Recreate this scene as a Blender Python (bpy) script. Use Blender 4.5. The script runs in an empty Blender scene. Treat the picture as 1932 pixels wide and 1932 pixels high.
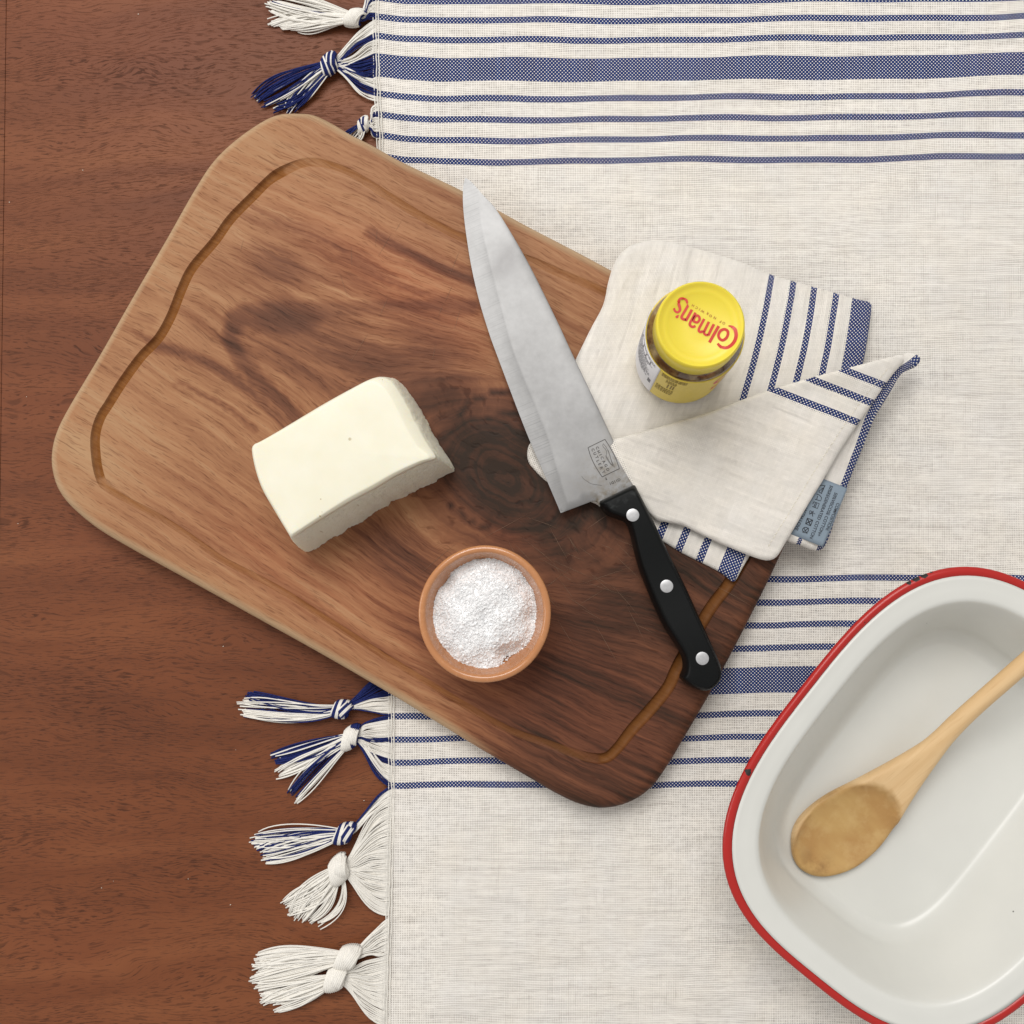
import bpy, bmesh, math, random
import numpy as np
from mathutils import Vector, Matrix, Quaternion
from mathutils.geometry import delaunay_2d_cdt

random.seed(7); rng = np.random.default_rng(7)
scene = bpy.context.scene
COL = scene.collection

# ------------------------------------------------------------------ camera
# measuring grid: 1932 units across the picture; NAD = the point straight below the lens
GRID, FOV, CAMH, NAD = 1932.0, math.radians(54.0), 0.632, (1050.0, 1085.0)
FPX = GRID / 2 / math.tan(FOV / 2)
_a = Vector((NAD[0] - GRID / 2, -(NAD[1] - GRID / 2), -FPX)).normalized()
RQ = _a.rotation_difference(Vector((0, 0, -1)))
RM = np.array(RQ.to_matrix())
cam_d = bpy.data.cameras.new("camera"); cam = bpy.data.objects.new("camera", cam_d)
COL.objects.link(cam); cam.location = (0, 0, CAMH)
cam.rotation_mode = 'QUATERNION'; cam.rotation_quaternion = RQ
cam_d.sensor_fit = 'HORIZONTAL'; cam_d.angle = FOV; cam_d.clip_start = 0.01; cam_d.clip_end = 50
scene.camera = cam

# ------------------------------------------------------------------ light
world = bpy.data.worlds.new("World"); scene.world = world; world.use_nodes = True
wb = world.node_tree.nodes["Background"]
wb.inputs[0].default_value = (1.0, 0.978, 0.955, 1); wb.inputs[1].default_value = 0.52

def area_light(name, loc, target, sx, sy, power, color):
    d = bpy.data.lights.new(name, 'AREA'); d.shape = 'RECTANGLE'; d.size = sx; d.size_y = sy
    d.energy = power; d.color = color
    o = bpy.data.objects.new(name, d); COL.objects.link(o); o.location = loc
    o.rotation_euler = (Vector(target) - Vector(loc)).to_track_quat('-Z', 'Y').to_euler()
    return o
area_light("window_light", (-0.42, 1.55, 2.65), (0, 0, 0), 1.9, 1.4, 68, (1.0, 0.982, 0.955))
area_light("side_window_light", (-2.2, 0.1, 1.05), (0, 0, 0), 0.9, 0.9, 11, (1.0, 0.98, 0.95))
scene.view_settings.view_transform = 'Standard'; scene.view_settings.look = 'None'
scene.view_settings.exposure = -0.06; scene.view_settings.gamma = 1.0
scene.render.engine = 'CYCLES'
scene.cycles.transparent_max_bounces = 12; scene.cycles.max_bounces = 6

# ------------------------------------------------------------------ helpers: geometry
def P(px, py, z=0.0):
    """grid point -> world point at height z"""
    px = np.asarray(px, float); py = np.asarray(py, float); z = np.broadcast_to(np.asarray(z, float), px.shape)
    v = np.stack([px - GRID / 2, -(py - GRID / 2), np.full(px.shape, -FPX)], -1) @ RM.T
    t = (CAMH - z) / (-v[..., 2])
    return np.stack([v[..., 0] * t, v[..., 1] * t, z], -1)
def PX(xyz):
    """world point -> grid point"""
    v = (np.asarray(xyz, float) - np.array([0, 0, CAMH])) @ RM
    return np.stack([GRID / 2 + v[..., 0] / -v[..., 2] * FPX, GRID / 2 - v[..., 1] / -v[..., 2] * FPX], -1)
def P2(pts, z):
    pts = np.asarray(pts, float)
    return P(pts[:, 0], pts[:, 1], z)[:, :2]
def P2f(pts, zf, it=5):
    """grid points on a height field zf(xy)"""
    pts = np.asarray(pts, float); z = np.zeros(len(pts))
    for _ in range(it):
        w = P(pts[:, 0], pts[:, 1], z); z = zf(w[:, :2])
    return P(pts[:, 0], pts[:, 1], z)[:, :2]
def spline(pts, closed=False, n=8):
    p = np.asarray(pts, float); N = len(p); out = []
    for i in range(N if closed else N - 1):
        p0 = p[(i - 1) % N] if closed or i > 0 else p[0] * 2 - p[1]
        p1 = p[i]; p2 = p[(i + 1) % N]
        p3 = p[(i + 2) % N] if closed or i + 2 < N else p[-1] * 2 - p[-2]
        t = np.linspace(0, 1, n, endpoint=False)[:, None]
        out.append(.5 * (2 * p1 + (p2 - p0) * t + (2 * p0 - 5 * p1 + 4 * p2 - p3) * t ** 2 + (3 * p1 - p0 - 3 * p2 + p3) * t ** 3))
    if not closed: out.append(p[-1:])
    return np.concatenate(out)
def resample(p, step, closed=True):
    q = np.vstack([p, p[:1]]) if closed else p
    d = np.r_[0, np.cumsum(np.linalg.norm(np.diff(q[:, :2], axis=0), axis=1))]
    n = max(3, int(round(d[-1] / step)))
    t = np.linspace(0, d[-1], n + (0 if closed else 1), endpoint=not closed)
    return np.stack([np.interp(t, d, q[:, k]) for k in range(q.shape[1])], -1)
def ccw(p):
    a = np.sum(p[:, 0] * np.roll(p[:, 1], -1) - p[:, 1] * np.roll(p[:, 0], -1))
    return p if a > 0 else p[::-1].copy()
def dist_poly(pts, poly, closed=True):
    a = poly; b = np.roll(poly, -1, 0)
    if not closed: a, b = poly[:-1], poly[1:]
    out = np.empty(len(pts)); idx = np.empty(len(pts), int); tt = np.empty(len(pts))
    ab = b - a; L = np.maximum((ab ** 2).sum(1), 1e-18)
    for s in range(0, len(pts), 2000):
        q = pts[s:s + 2000]
        ap = q[:, None, :] - a[None]
        t = np.clip((ap * ab[None]).sum(2) / L, 0, 1)
        d = np.sqrt(((ap - ab[None] * t[..., None]) ** 2).sum(2))
        k = d.argmin(1); r = np.arange(len(q))
        out[s:s + 2000] = d[r, k]; idx[s:s + 2000] = k; tt[s:s + 2000] = t[r, k]
    return out, idx + tt
def inside(pts, poly):
    x, y = pts[:, 0][:, None], pts[:, 1][:, None]
    x0, y0 = poly[:, 0][None], poly[:, 1][None]
    x1, y1 = np.roll(poly[:, 0], -1)[None], np.roll(poly[:, 1], -1)[None]
    c = ((y0 > y) != (y1 > y)) & (x < (x1 - x0) * (y - y0) / np.where(y1 == y0, 1e-12, y1 - y0) + x0)
    return (c.sum(1) % 2) == 1
def sheet(poly, spacing, rings=(), extra=None, extra_keep=0.0):
    """triangulate a closed outline with inner offset rings; returns xy, tris, distance to the outline"""
    poly = ccw(poly); nrm = np.roll(poly, -1, 0) - np.roll(poly, 1, 0)
    nrm = np.stack([-nrm[:, 1], nrm[:, 0]], 1); nrm /= np.linalg.norm(nrm, axis=1)[:, None] + 1e-12
    pts = [poly]
    for r in rings:
        q = poly + nrm * r; d, _ = dist_poly(q, poly)
        pts.append(q[(d > r * .97) & inside(q, poly)])
    lim = (max(rings) if len(rings) else 0) + spacing * .5
    mn, mx = poly.min(0), poly.max(0)
    gx, gy = np.meshgrid(np.arange(mn[0], mx[0], spacing), np.arange(mn[1], mx[1], spacing * .87))
    gx = gx + (np.arange(gx.shape[0]) % 2)[:, None] * spacing * .5
    g = np.stack([gx.ravel(), gy.ravel()], 1)
    g = g[inside(g, poly)]; d, _ = dist_poly(g, poly); g = g[d > lim]
    if extra is not None and len(extra):
        e = extra[inside(extra, poly)]; d, _ = dist_poly(e, poly); e = e[d > spacing * .12]
        if extra_keep > 0 and len(g):
            keep = np.ones(len(g), bool)
            for s in range(0, len(g), 1500):
                keep[s:s + 1500] = ((g[s:s + 1500, None] - e[None]) ** 2).sum(2).min(1) > extra_keep ** 2
            g = g[keep]
        pts.append(e)
    pts.append(g)
    al = np.concatenate(pts); n = len(poly)
    r = delaunay_2d_cdt([Vector(p) for p in al], [(i, (i + 1) % n) for i in range(n)], [], 1, 1e-7)
    xy = np.array([tuple(v) for v in r[0]]); tris = [list(f) for f in r[2]]
    d, _ = dist_poly(xy, poly)
    return xy, tris, d
def roundprof(d, r):
    return np.sqrt(np.clip(1 - (1 - np.clip(d / r, 0, 1)) ** 2, 0, 1))
def smooth01(a, b, x):
    t = np.clip((x - a) / (b - a), 0, 1); return t * t * (3 - 2 * t)
def closed_shell(xy, tris, zt, zb):
    """top and bottom sheets sharing the outline"""
    n = len(xy)
    v = np.vstack([np.c_[xy, zt], np.c_[xy, zb]])
    f = [t for t in tris] + [[i + n for i in t[::-1]] for t in tris]
    return v, f

# ------------------------------------------------------------------ helpers: objects
def thing(name, label, cat, loc=(0, 0, 0), group=None):
    o = bpy.data.objects.new(name, None); COL.objects.link(o); o.location = loc
    o.empty_display_size = 0.02
    o["label"] = label; o["category"] = cat
    if group: o["group"] = group
    return o
def mk(name, verts, faces, mat, parent=None, smooth=True, sharp=None, merge=0.0, mats=None, midx=None, attrs=None, label=None, kind=None):
    verts = np.asarray(verts, float)
    off = np.array([0., 0, 0])
    q = parent
    while q is not None:
        off += np.array(q.location); q = q.parent
    me = bpy.data.meshes.new(name)
    me.from_pydata((verts - off).tolist(), [], [list(map(int, f)) for f in faces])
    for m in (mats or [mat]): me.materials.append(m)
    if midx is not None: me.polygons.foreach_set('material_index', np.asarray(midx, np.int32))
    for k, val in (attrs or {}).items():
        val = np.asarray(val, np.float32)
        if val.ndim == 1:
            a = me.attributes.new(k, 'FLOAT', 'POINT'); a.data.foreach_set('value', val)
        else:
            a = me.attributes.new(k, 'FLOAT_VECTOR', 'POINT'); a.data.foreach_set('vector', val.ravel())
    if merge > 0:
        bm = bmesh.new(); bm.from_mesh(me); bmesh.ops.remove_doubles(bm, verts=bm.verts, dist=merge); bm.to_mesh(me); bm.free()
    if smooth:
        me.polygons.foreach_set('use_smooth', np.ones(len(me.polygons), bool))
        if sharp is not None: me.set_sharp_from_angle(angle=math.radians(sharp))
    me.update()
    o = bpy.data.objects.new(name, me); COL.objects.link(o)
    if parent is not None: o.parent = parent
    if label: o["label"] = label
    if kind: o["kind"] = kind
    return o
class Geo:
    """collects pieces that become one mesh"""
    def __init__(s): s.v = []; s.f = []; s.m = []; s.n = 0
    def add(s, v, f, m=0):
        v = np.asarray(v, float); s.v.append(v)
        s.f += [[i + s.n for i in q] for q in f]; s.m += [m] * len(f); s.n += len(v)
    def tube(s, path, r, sides=5, m=0, cap=True):
        path = np.asarray(path, float); n = len(path)
        r = np.broadcast_to(np.asarray(r, float), (n,))
        t = np.gradient(path, axis=0); t /= np.linalg.norm(t, axis=1)[:, None] + 1e-12
        up = np.array([0, 0, 1.0]); b = np.cross(t, up); bad = np.linalg.norm(b, axis=1) < 1e-3
        b[bad] = np.cross(t[bad], np.array([1.0, 0, 0])); b /= np.linalg.norm(b, axis=1)[:, None]
        c = np.cross(b, t)
        a = np.linspace(0, 2 * np.pi, sides, endpoint=False)
        v = path[:, None] + r[:, None, None] * (np.cos(a)[None, :, None] * b[:, None] + np.sin(a)[None, :, None] * c[:, None])
        f = [[i * sides + j, i * sides + (j + 1) % sides, (i + 1) * sides + (j + 1) % sides, (i + 1) * sides + j] for i in range(n - 1) for j in range(sides)]
        if cap: f += [list(range(sides))[::-1], [(n - 1) * sides + j for j in range(sides)]]
        s.add(v.reshape(-1, 3), f, m)
    def ribbon(s, pts, w, thick=0.00012, closed=False, m=0):
        """flat inked stroke: pts (n,3) world, w widths; faces up"""
        pts = np.asarray(pts, float); n = len(pts); w = np.broadcast_to(np.asarray(w, float), (n,))
        t = np.roll(pts, -1, 0) - np.roll(pts, 1, 0) if closed else np.gradient(pts, axis=0)
        nr = np.stack([-t[:, 1], t[:, 0], 0 * t[:, 0]], 1); nr /= np.linalg.norm(nr, axis=1)[:, None] + 1e-12
        l = pts + nr * w[:, None] / 2; r = pts - nr * w[:, None] / 2
        up = np.array([0, 0, thick])
        v = np.concatenate([l + up, r + up, l, r]); f = []
        for i in range(n if closed else n - 1):
            j = (i + 1) % n
            f += [[i, n + i, n + j, j], [2 * n + i, i, j, 2 * n + j], [n + i, 3 * n + i, 3 * n + j, n + j]]
        s.add(v, f, m)
    def box(s, c, sz, rz=0, m=0):
        v = np.array([[x, y, z] for x in (-.5, .5) for y in (-.5, .5) for z in (-.5, .5)]) * sz
        ca, sa = math.cos(rz), math.sin(rz)
        v = np.c_[v[:, 0] * ca - v[:, 1] * sa, v[:, 0] * sa + v[:, 1] * ca, v[:, 2]] + c
        s.add(v, [[0, 1, 3, 2], [4, 6, 7, 5], [0, 4, 5, 1], [2, 3, 7, 6], [0, 2, 6, 4], [1, 5, 7, 3]], m)
    def obj(s, name, mat, parent=None, mats=None, **k):
        return mk(name, np.concatenate(s.v), s.f, mat, parent, mats=mats, midx=s.m if mats else None, **k)
def text_mesh(body, size=1.0, bold=0.0):
    cu = bpy.data.curves.new("t", 'FONT'); cu.body = body; cu.size = size; cu.offset = bold
    cu.align_x = 'CENTER'; cu.align_y = 'CENTER'; cu.extrude = 0.0; cu.resolution_u = 4
    o = bpy.data.objects.new("t", cu); COL.objects.link(o)
    dg = bpy.context.evaluated_depsgraph_get()
    me = bpy.data.meshes.new_from_object(o.evaluated_get(dg))
    v = np.array([tuple(x.co) for x in me.vertices]); f = [list(p.vertices) for p in me.polygons]
    bpy.data.objects.remove(o); bpy.data.curves.remove(cu); bpy.data.meshes.remove(me)
    if len(v):
        v[:, :2] -= (v[:, :2].min(0) + v[:, :2].max(0)) / 2
    return v, f
def put_text(g, body, c, ang, h, w=None, bold=0.0, zfun=None, m=0):
    """text centred on world point c, cap height h, total width w, angle ang"""
    v, f = text_mesh(body, 1.0, bold)
    e = v[:, :2].max(0) - v[:, :2].min(0)
    sy = h / e[1]; sx = (w / e[0]) if w else sy
    x, y = v[:, 0] * sx, v[:, 1] * sy
    ca, sa = math.cos(ang), math.sin(ang)
    X = c[0] + x * ca - y * sa; Y = c[1] + x * sa + y * ca
    Z = np.full(len(X), c[2]) if zfun is None else zfun(np.stack([X, Y], 1))
    g.add(np.c_[X, Y, Z], f, m)

# ------------------------------------------------------------------ helpers: materials
class Mat:
    def __init__(s, name):
        s.mat = bpy.data.materials.new(name); s.mat.use_nodes = True; s.nt = s.mat.node_tree; s.nt.nodes.clear()
    def add(s, typ, ins=None, **props):
        n = s.nt.nodes.new(typ)
        for k, v in props.items(): setattr(n, k, v)
        for k, v in (ins or {}).items():
            if isinstance(v, bpy.types.NodeSocket): s.nt.links.new(v, n.inputs[k])
            else:
                if isinstance(v, tuple) and len(v) == 3 and n.inputs[k].type == 'RGBA': v = v + (1,)
                n.inputs[k].default_value = v
        return n
    def math(s, op, a, b=0.0, c=0.0, clamp=False):
        return s.add('ShaderNodeMath', {0: a, 1: b, 2: c}, operation=op, use_clamp=clamp).outputs[0]
    def mix(s, f, a, b, blend='MIX'):
        return s.add('ShaderNodeMix', {0: f, 6: a, 7: b}, data_type='RGBA', blend_type=blend).outputs[2]
    def noise(s, vec, scale=1.0, detail=2.0, rough=0.5, dist=0.0):
        return s.add('ShaderNodeTexNoise', {'Vector': vec, 'Scale': scale, 'Detail': detail, 'Roughness': rough, 'Distortion': dist}).outputs[0]
    def voro(s, vec, scale=1.0, rnd=1.0):
        return s.add('ShaderNodeTexVoronoi', {'Vector': vec, 'Scale': scale, 'Randomness': rnd}).outputs[0]
    def rng(s, v, a, b, c=0.0, d=1.0, smooth=False):
        return s.add('ShaderNodeMapRange', {0: v, 1: a, 2: b, 3: c, 4: d}, clamp=True, interpolation_type='SMOOTHSTEP' if smooth else 'LINEAR').outputs[0]
    def sep(s, v):
        o = s.add('ShaderNodeSeparateXYZ', {0: v}).outputs; return o[0], o[1], o[2]
    def comb(s, x, y, z=0.0): return s.add('ShaderNodeCombineXYZ', {0: x, 1: y, 2: z}).outputs[0]
    def attr(s, n): return s.add('ShaderNodeAttribute', attribute_name=n).outputs
    def objco(s): return s.add('ShaderNodeTexCoord').outputs['Object']
    def scale(s, v, x, y, z=1.0): return s.add('ShaderNodeVectorMath', {0: v, 1: (x, y, z)}, operation='MULTIPLY').outputs[0]
    def bump(s, h, strength, dist): return s.add('ShaderNodeBump', {'Height': h, 'Strength': strength, 'Distance': dist}).outputs[0]
    def out(s, sh): s.add('ShaderNodeOutputMaterial', {0: sh}); return s.mat
    def bsdf(s, col, rough=0.5, normal=None, **kw):
        ins = {'Base Color': col, 'Roughness': rough}
        if normal is not None: ins['Normal'] = normal
        for k, v in kw.items(): ins[k.replace('_', ' ')] = v
        return s.add('ShaderNodeBsdfPrincipled', ins).outputs[0]
def plain(name, col, rough=0.5, var=0.0, vscale=200, **kw):
    m = Mat(name); c = col
    if var > 0:
        n = m.noise(m.objco(), vscale, 3)
        c = m.mix(m.rng(n, .3, .7), tuple(x * (1 - var) for x in col), tuple(min(1, x * (1 + var)) for x in col))
    return m.out(m.bsdf(c, rough, **kw))

NAVY = (0.010, 0.022, 0.105); WHITE_T = (0.875, 0.838, 0.785)
def weave_mat(name, stripes, pitch=3.3, white=WHITE_T, hole=0.225):
    """plain weave: attribute wv = (along the stripes, across the stripes); stripes = [(centre, half width)]"""
    m = Mat(name); u, v, under = m.sep(m.attr('wv')['Vector'])
    wob = m.noise(m.comb(u, v), 0.02, 2)
    vs = m.math('ADD', v, m.math('MULTIPLY', m.math('SUBTRACT', wob, .5), 2.0))
    tu = m.math('DIVIDE', u, pitch); tv = m.math('DIVIDE', vs, pitch)
    iu = m.math('FLOOR', tu); iv = m.math('FLOOR', tv)
    fu = m.math('ABSOLUTE', m.math('SUBTRACT', m.math('FRACT', tu), .5)); fv = m.math('ABSOLUTE', m.math('SUBTRACT', m.math('FRACT', tv), .5))
    par = m.math('FLOORED_MODULO', m.math('ADD', iu, iv), 2.0)
    st = None
    vq = m.math('MULTIPLY', m.math('ADD', iv, .5), pitch)
    for c, hw in stripes:
        x = m.math('COMPARE', vs, c, hw); st = x if st is None else m.math('MAXIMUM', st, x)
    # slubs: uneven threads running both ways
    s1 = m.noise(m.comb(m.math('MULTIPLY', iu, .02), m.math('MULTIPLY', iv, 2.37)), 1.0, 1)
    s2 = m.noise(m.comb(m.math('MULTIPLY', iu, 2.71), m.math('MULTIPLY', iv, .022)), 1.0, 1)
    s3 = m.noise(m.comb(u, v), .012, 3)
    s4 = m.noise(m.comb(m.math('MULTIPLY', iu, .16), m.math('MULTIPLY', iv, 3.91)), 1.0, 1)
    s5 = m.noise(m.comb(m.math('MULTIPLY', iu, 3.37), m.math('MULTIPLY', iv, .17)), 1.0, 1)
    wn = m.add('ShaderNodeTexWhiteNoise', {'Vector': m.comb(iu, iv)}, noise_dimensions='2D').outputs[0]
    slub = m.math('ADD', m.math('ADD', m.math('MULTIPLY', s1, .40), m.math('MULTIPLY', s4, .34)), m.math('ADD', m.math('MULTIPLY', s2, .16), m.math('MULTIPLY', s5, .24)))
    slub = m.math('ADD', slub, m.math('MULTIPLY', m.math('SUBTRACT', wn, .5), .10))
    light = m.rng(slub, .35, .78, .90, 1.03)
    thread_shade = m.math('SUBTRACT', 1.0, m.math('MULTIPLY', m.math('MAXIMUM', fu, fv), .12))  # roundness of each thread shaded into its colour, darker towards the sides
    wcol = m.mix(m.rng(s3, .3, .7), tuple(x * .985 for x in white), (white[0], white[1] * .985, white[2] * .955))
    wcol = m.mix(1.0, wcol, m.comb(m.math('MULTIPLY', light, thread_shade), m.math('MULTIPLY', light, thread_shade), m.math('MULTIPLY', light, thread_shade)), 'MULTIPLY')
    ncol = m.mix(m.rng(s2, .3, .7), NAVY, (0.016, 0.040, 0.16))
    if stripes:
        dot = m.math('MULTIPLY', m.math('SUBTRACT', 1.0, par), m.math('LESS_THAN', m.math('MAXIMUM', fu, m.math('MULTIPLY', fv, 1.15)), .31))
        navy_here = m.math('MULTIPLY', st, m.math('SUBTRACT', 1.0, dot))
        col = m.mix(navy_here, wcol, ncol)
    else:
        col = wcol; st = 0.0
    hw = m.rng(slub, .36, .76, .5 - hole * 1.25, .5 - hole * .35)
    gap = m.math('MULTIPLY', m.math('GREATER_THAN', fu, hw), m.math('GREATER_THAN', fv, hw))
    gap = m.math('MULTIPLY', m.math('MULTIPLY', gap, m.math('LESS_THAN', under, .5)), m.math('SUBTRACT', 1.0, st))
    b = m.bump(m.math('ADD', slub, m.math('MULTIPLY', par, .3)), .4, .0005)
    rip = m.noise(m.comb(m.math('MULTIPLY', u, .0045), m.math('MULTIPLY', v, .010)), 1.0, 3, .5, .6)
    b = m.add('ShaderNodeBump', {'Height': rip, 'Strength': .55, 'Distance': .006, 'Normal': b}).outputs[0]
    sh = m.bsdf(col, .95, b, Specular_IOR_Level=.1, Sheen_Weight=.15)
    tr = m.add('ShaderNodeBsdfTransparent').outputs[0]
    return m.out(m.add('ShaderNodeMixShader', {0: gap, 1: sh, 2: tr}).outputs[0])

# ================================================================== TABLE
def table_wood():
    m = Mat("mahogany"); co = m.objco(); x, y, z = m.sep(co)
    w1 = m.noise(m.scale(co, 3.0, 9.0), 1.0, 3)
    w2 = m.noise(m.scale(co, 14.0, 26.0), 1.0, 2)
    yy = m.math('ADD', y, m.math('ADD', m.math('MULTIPLY', m.math('SUBTRACT', w1, .5), .085), m.math('MULTIPLY', m.math('SUBTRACT', w2, .5), .014)))
    g = m.comb(x, yy)
    band = m.noise(m.scale(g, 2.2, 24.0), 1.0, 4, .6)
    fig = m.noise(m.scale(g, 10.0, 60.0), 1.0, 3)
    pore = m.noise(m.scale(g, 130.0, 1400.0), 1.0, 2, .6)
    pore2 = m.noise(m.scale(g, 75.0, 900.0), 1.0, 1)
    dens = m.noise(m.scale(g, 9.0, 34.0), 1.0, 2)
    c = m.add('ShaderNodeValToRGB', {0: m.math('ADD', m.math('MULTIPLY', band, .75), m.math('MULTIPLY', fig, .25))})
    r = c.color_ramp; r.elements[0].position = .3; r.elements[0].color = (0.120, 0.037, 0.0155, 1)
    r.elements[1].position = .72; r.elements[1].color = (0.240, 0.083, 0.033, 1)
    e = r.elements.new(.5); e.color = (0.176, 0.056, 0.0225, 1)
    red = m.mix(m.rng(m.noise(m.scale(co, 4, 7), 1.0, 3), .5, .75, 0, .55), c.outputs[0], (0.195, 0.058, 0.026))
    thr = m.rng(dens, .3, .7, .61, .50)
    pm = m.rng(m.math('SUBTRACT', pore, thr), 0, .10, 0, .60)
    pm2 = m.rng(m.math('SUBTRACT', pore2, .57), 0, .10, 0, .38)
    pp = m.math('MAXIMUM', pm, pm2)
    col = m.mix(pp, red, (0.024, 0.008, 0.004))
    n = m.bump(m.math('SUBTRACT', 1.0, pp), .35, .0003)
    return m.out(m.bsdf(col, m.rng(pp, 0, 1, .46, .75), n, Specular_IOR_Level=.20))
MAHOG = table_wood()
def slab(c4, z0, z1, bev, name, mat, parent=None):
    c4 = np.asarray(c4, float); ctr = c4.mean(0); v = []; f = []
    for k, (o, z) in enumerate([(0, z0), (0, z1 - bev), (bev * .3, z1 - bev * .3), (bev, z1)]):
        q = c4 + np.sign(ctr - c4) * o; v += [[x, y, z] for x, y in q]
        if k: f += [[k * 4 - 4 + i, k * 4 - 4 + (i + 1) % 4, k * 4 + (i + 1) % 4, k * 4 + i] for i in range(4)]
    f += [[0, 3, 2, 1], [12, 13, 14, 15]]
    return mk(name, v, f, mat, parent, smooth=False)
sa, sb_ = P(12, 0)[:2], P(2, 800)[:2]; sk_ = (sa[0] - sb_[0]) / (sa[1] - sb_[1])
seam = lambda y: sb_[0] + sk_ * (y - sb_[1])
table = slab([(seam(-.62), -.62), (.62, -.62), (.62, .62), (seam(.62), .62)], -0.03, 0.0, 0.0004, "table_top", MAHOG)
table["kind"] = "structure"
slab([(seam(-.62) - .1, -.62), (seam(-.62) - .00025, -.62), (seam(.62) - .00025, .62), (seam(.62) - .1, .62)], -0.03, -0.0001, 0.0005, "edge_board", MAHOG, table)
tz = Geo()
for _ in range(16):
    p = P(rng.uniform(10, 690), rng.uniform(20, 1900), 0.0)
    s = rng.uniform(.00015, .0004)
    tz.box(p + [0, 0, s * .5], (s * 2, s * 1.4, s), rng.uniform(0, 3))
tz.obj("dust", plain("dust", (.7, .62, .52), .9), table, kind="stuff")

# ================================================================== TABLECLOTH
cloth_root = thing("tablecloth", "cream woven cloth with navy stripes and knotted fringe, spread over the wooden table", "tablecloth", tuple(P(1300, 900, 0)))
TOPS = [(-31, 6), (5, 6), (41, 6), (78, 6), (133, 22), (187.5, 6), (227, 6), (266, 6), (306, 6)]
BOTS = [(1094, 6), (1138, 6), (1181, 6), (1224.5, 6), (1286, 25), (1350, 6), (1394, 6), (1438, 6), (1482, 6)]
CLOTH = weave_mat("striped_weave", TOPS + BOTS)
def edge_x(y): return np.interp(y, [-400, 0, 150, 260, 700, 1300, 1500, 1932, 2300], [704, 705, 707, 713, 725, 735, 735, 726, 722])
def cshift(x, y):
    top = np.interp(x, [705, 760, 830, 1533, 1932, 2300], [-12, -4, 0, -5, -10, -13])
    bot = np.interp(x, [735, 1400, 1932, 2300], [0, -3, -4, -5])
    w = np.clip((700 - y) / 400, 0, 1)
    wave = 1.5 * np.sin(x / 88. + y * .009) + 1.0 * np.sin(x / 37. + y * .021 + 1) * np.clip((x - 730) / 60, 0, 1)
    return top * w + bot * (1 - w) + wave
def cloth_z(X, Y):
    return (0.0019 + 0.0007 * np.sin(X * 17 + 2.3 * np.sin(Y * 9 + .4)) * np.sin(Y * 31 + 1.5 * np.sin(X * 7)) + 0.00035 * np.sin(X * 9 + Y * 95 + 2 * np.sin(X * 23)) * (np.sin(X * 11 - 1) * .5 + .5)
            + 0.00022 * np.sin(X * 150 + 3 * np.sin(Y * 27)) * np.clip(np.sin(Y * 14 + X * 6), 0, 1))
ys = np.arange(-420, 2360, 11.0); ts = np.r_[np.linspace(0, .1, 12)[:-1], np.linspace(.1, 1, 110)]
GX = np.stack([edge_x(ys) + t * (2360 - edge_x(ys)) for t in ts], 1); GY = np.repeat(ys[:, None], len(ts), 1)
W = P(GX, GY, 0.0016); W[..., 2] = cloth_z(W[..., 0], W[..., 1])
W[:, 0, 2] -= .0004
nr, nc = GX.shape
fc = [[i * nc + j, (i + 1) * nc + j, (i + 1) * nc + j + 1, i * nc + j + 1] for i in range(nr - 1) for j in range(nc - 1)]
wv = np.stack([GX, GY - cshift(GX, GY), 0 * GX], -1).reshape(-1, 3)
mk("cloth", W.reshape(-1, 3), fc, CLOTH, cloth_root, attrs={'wv': wv})

THR_W = plain("white_yarn", (0.83, 0.80, 0.74), .95, .06, 900, Specular_IOR_Level=.1)
THR_N = plain("navy_yarn", (0.016, 0.024, 0.115), .9, .35, 900, Specular_IOR_Level=.15)
# woven-in edge yarns that hold the fringe
g = Geo()
for k, dx in enumerate((-2.0, 3.5, 8.5)):
    yy = np.arange(-60, 2000, 6.0)
    xx = edge_x(yy) + dx + np.sin(yy * .9 + k) * .5
    p = P(xx, yy, .0022); p[:, 2] = .0021 + .0002 * np.sin(np.arange(len(yy)) * 1.57 + k)
    g.tube(p, .00042, 4)
g.obj("selvage_yarn", THR_W, cloth_root)

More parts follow.
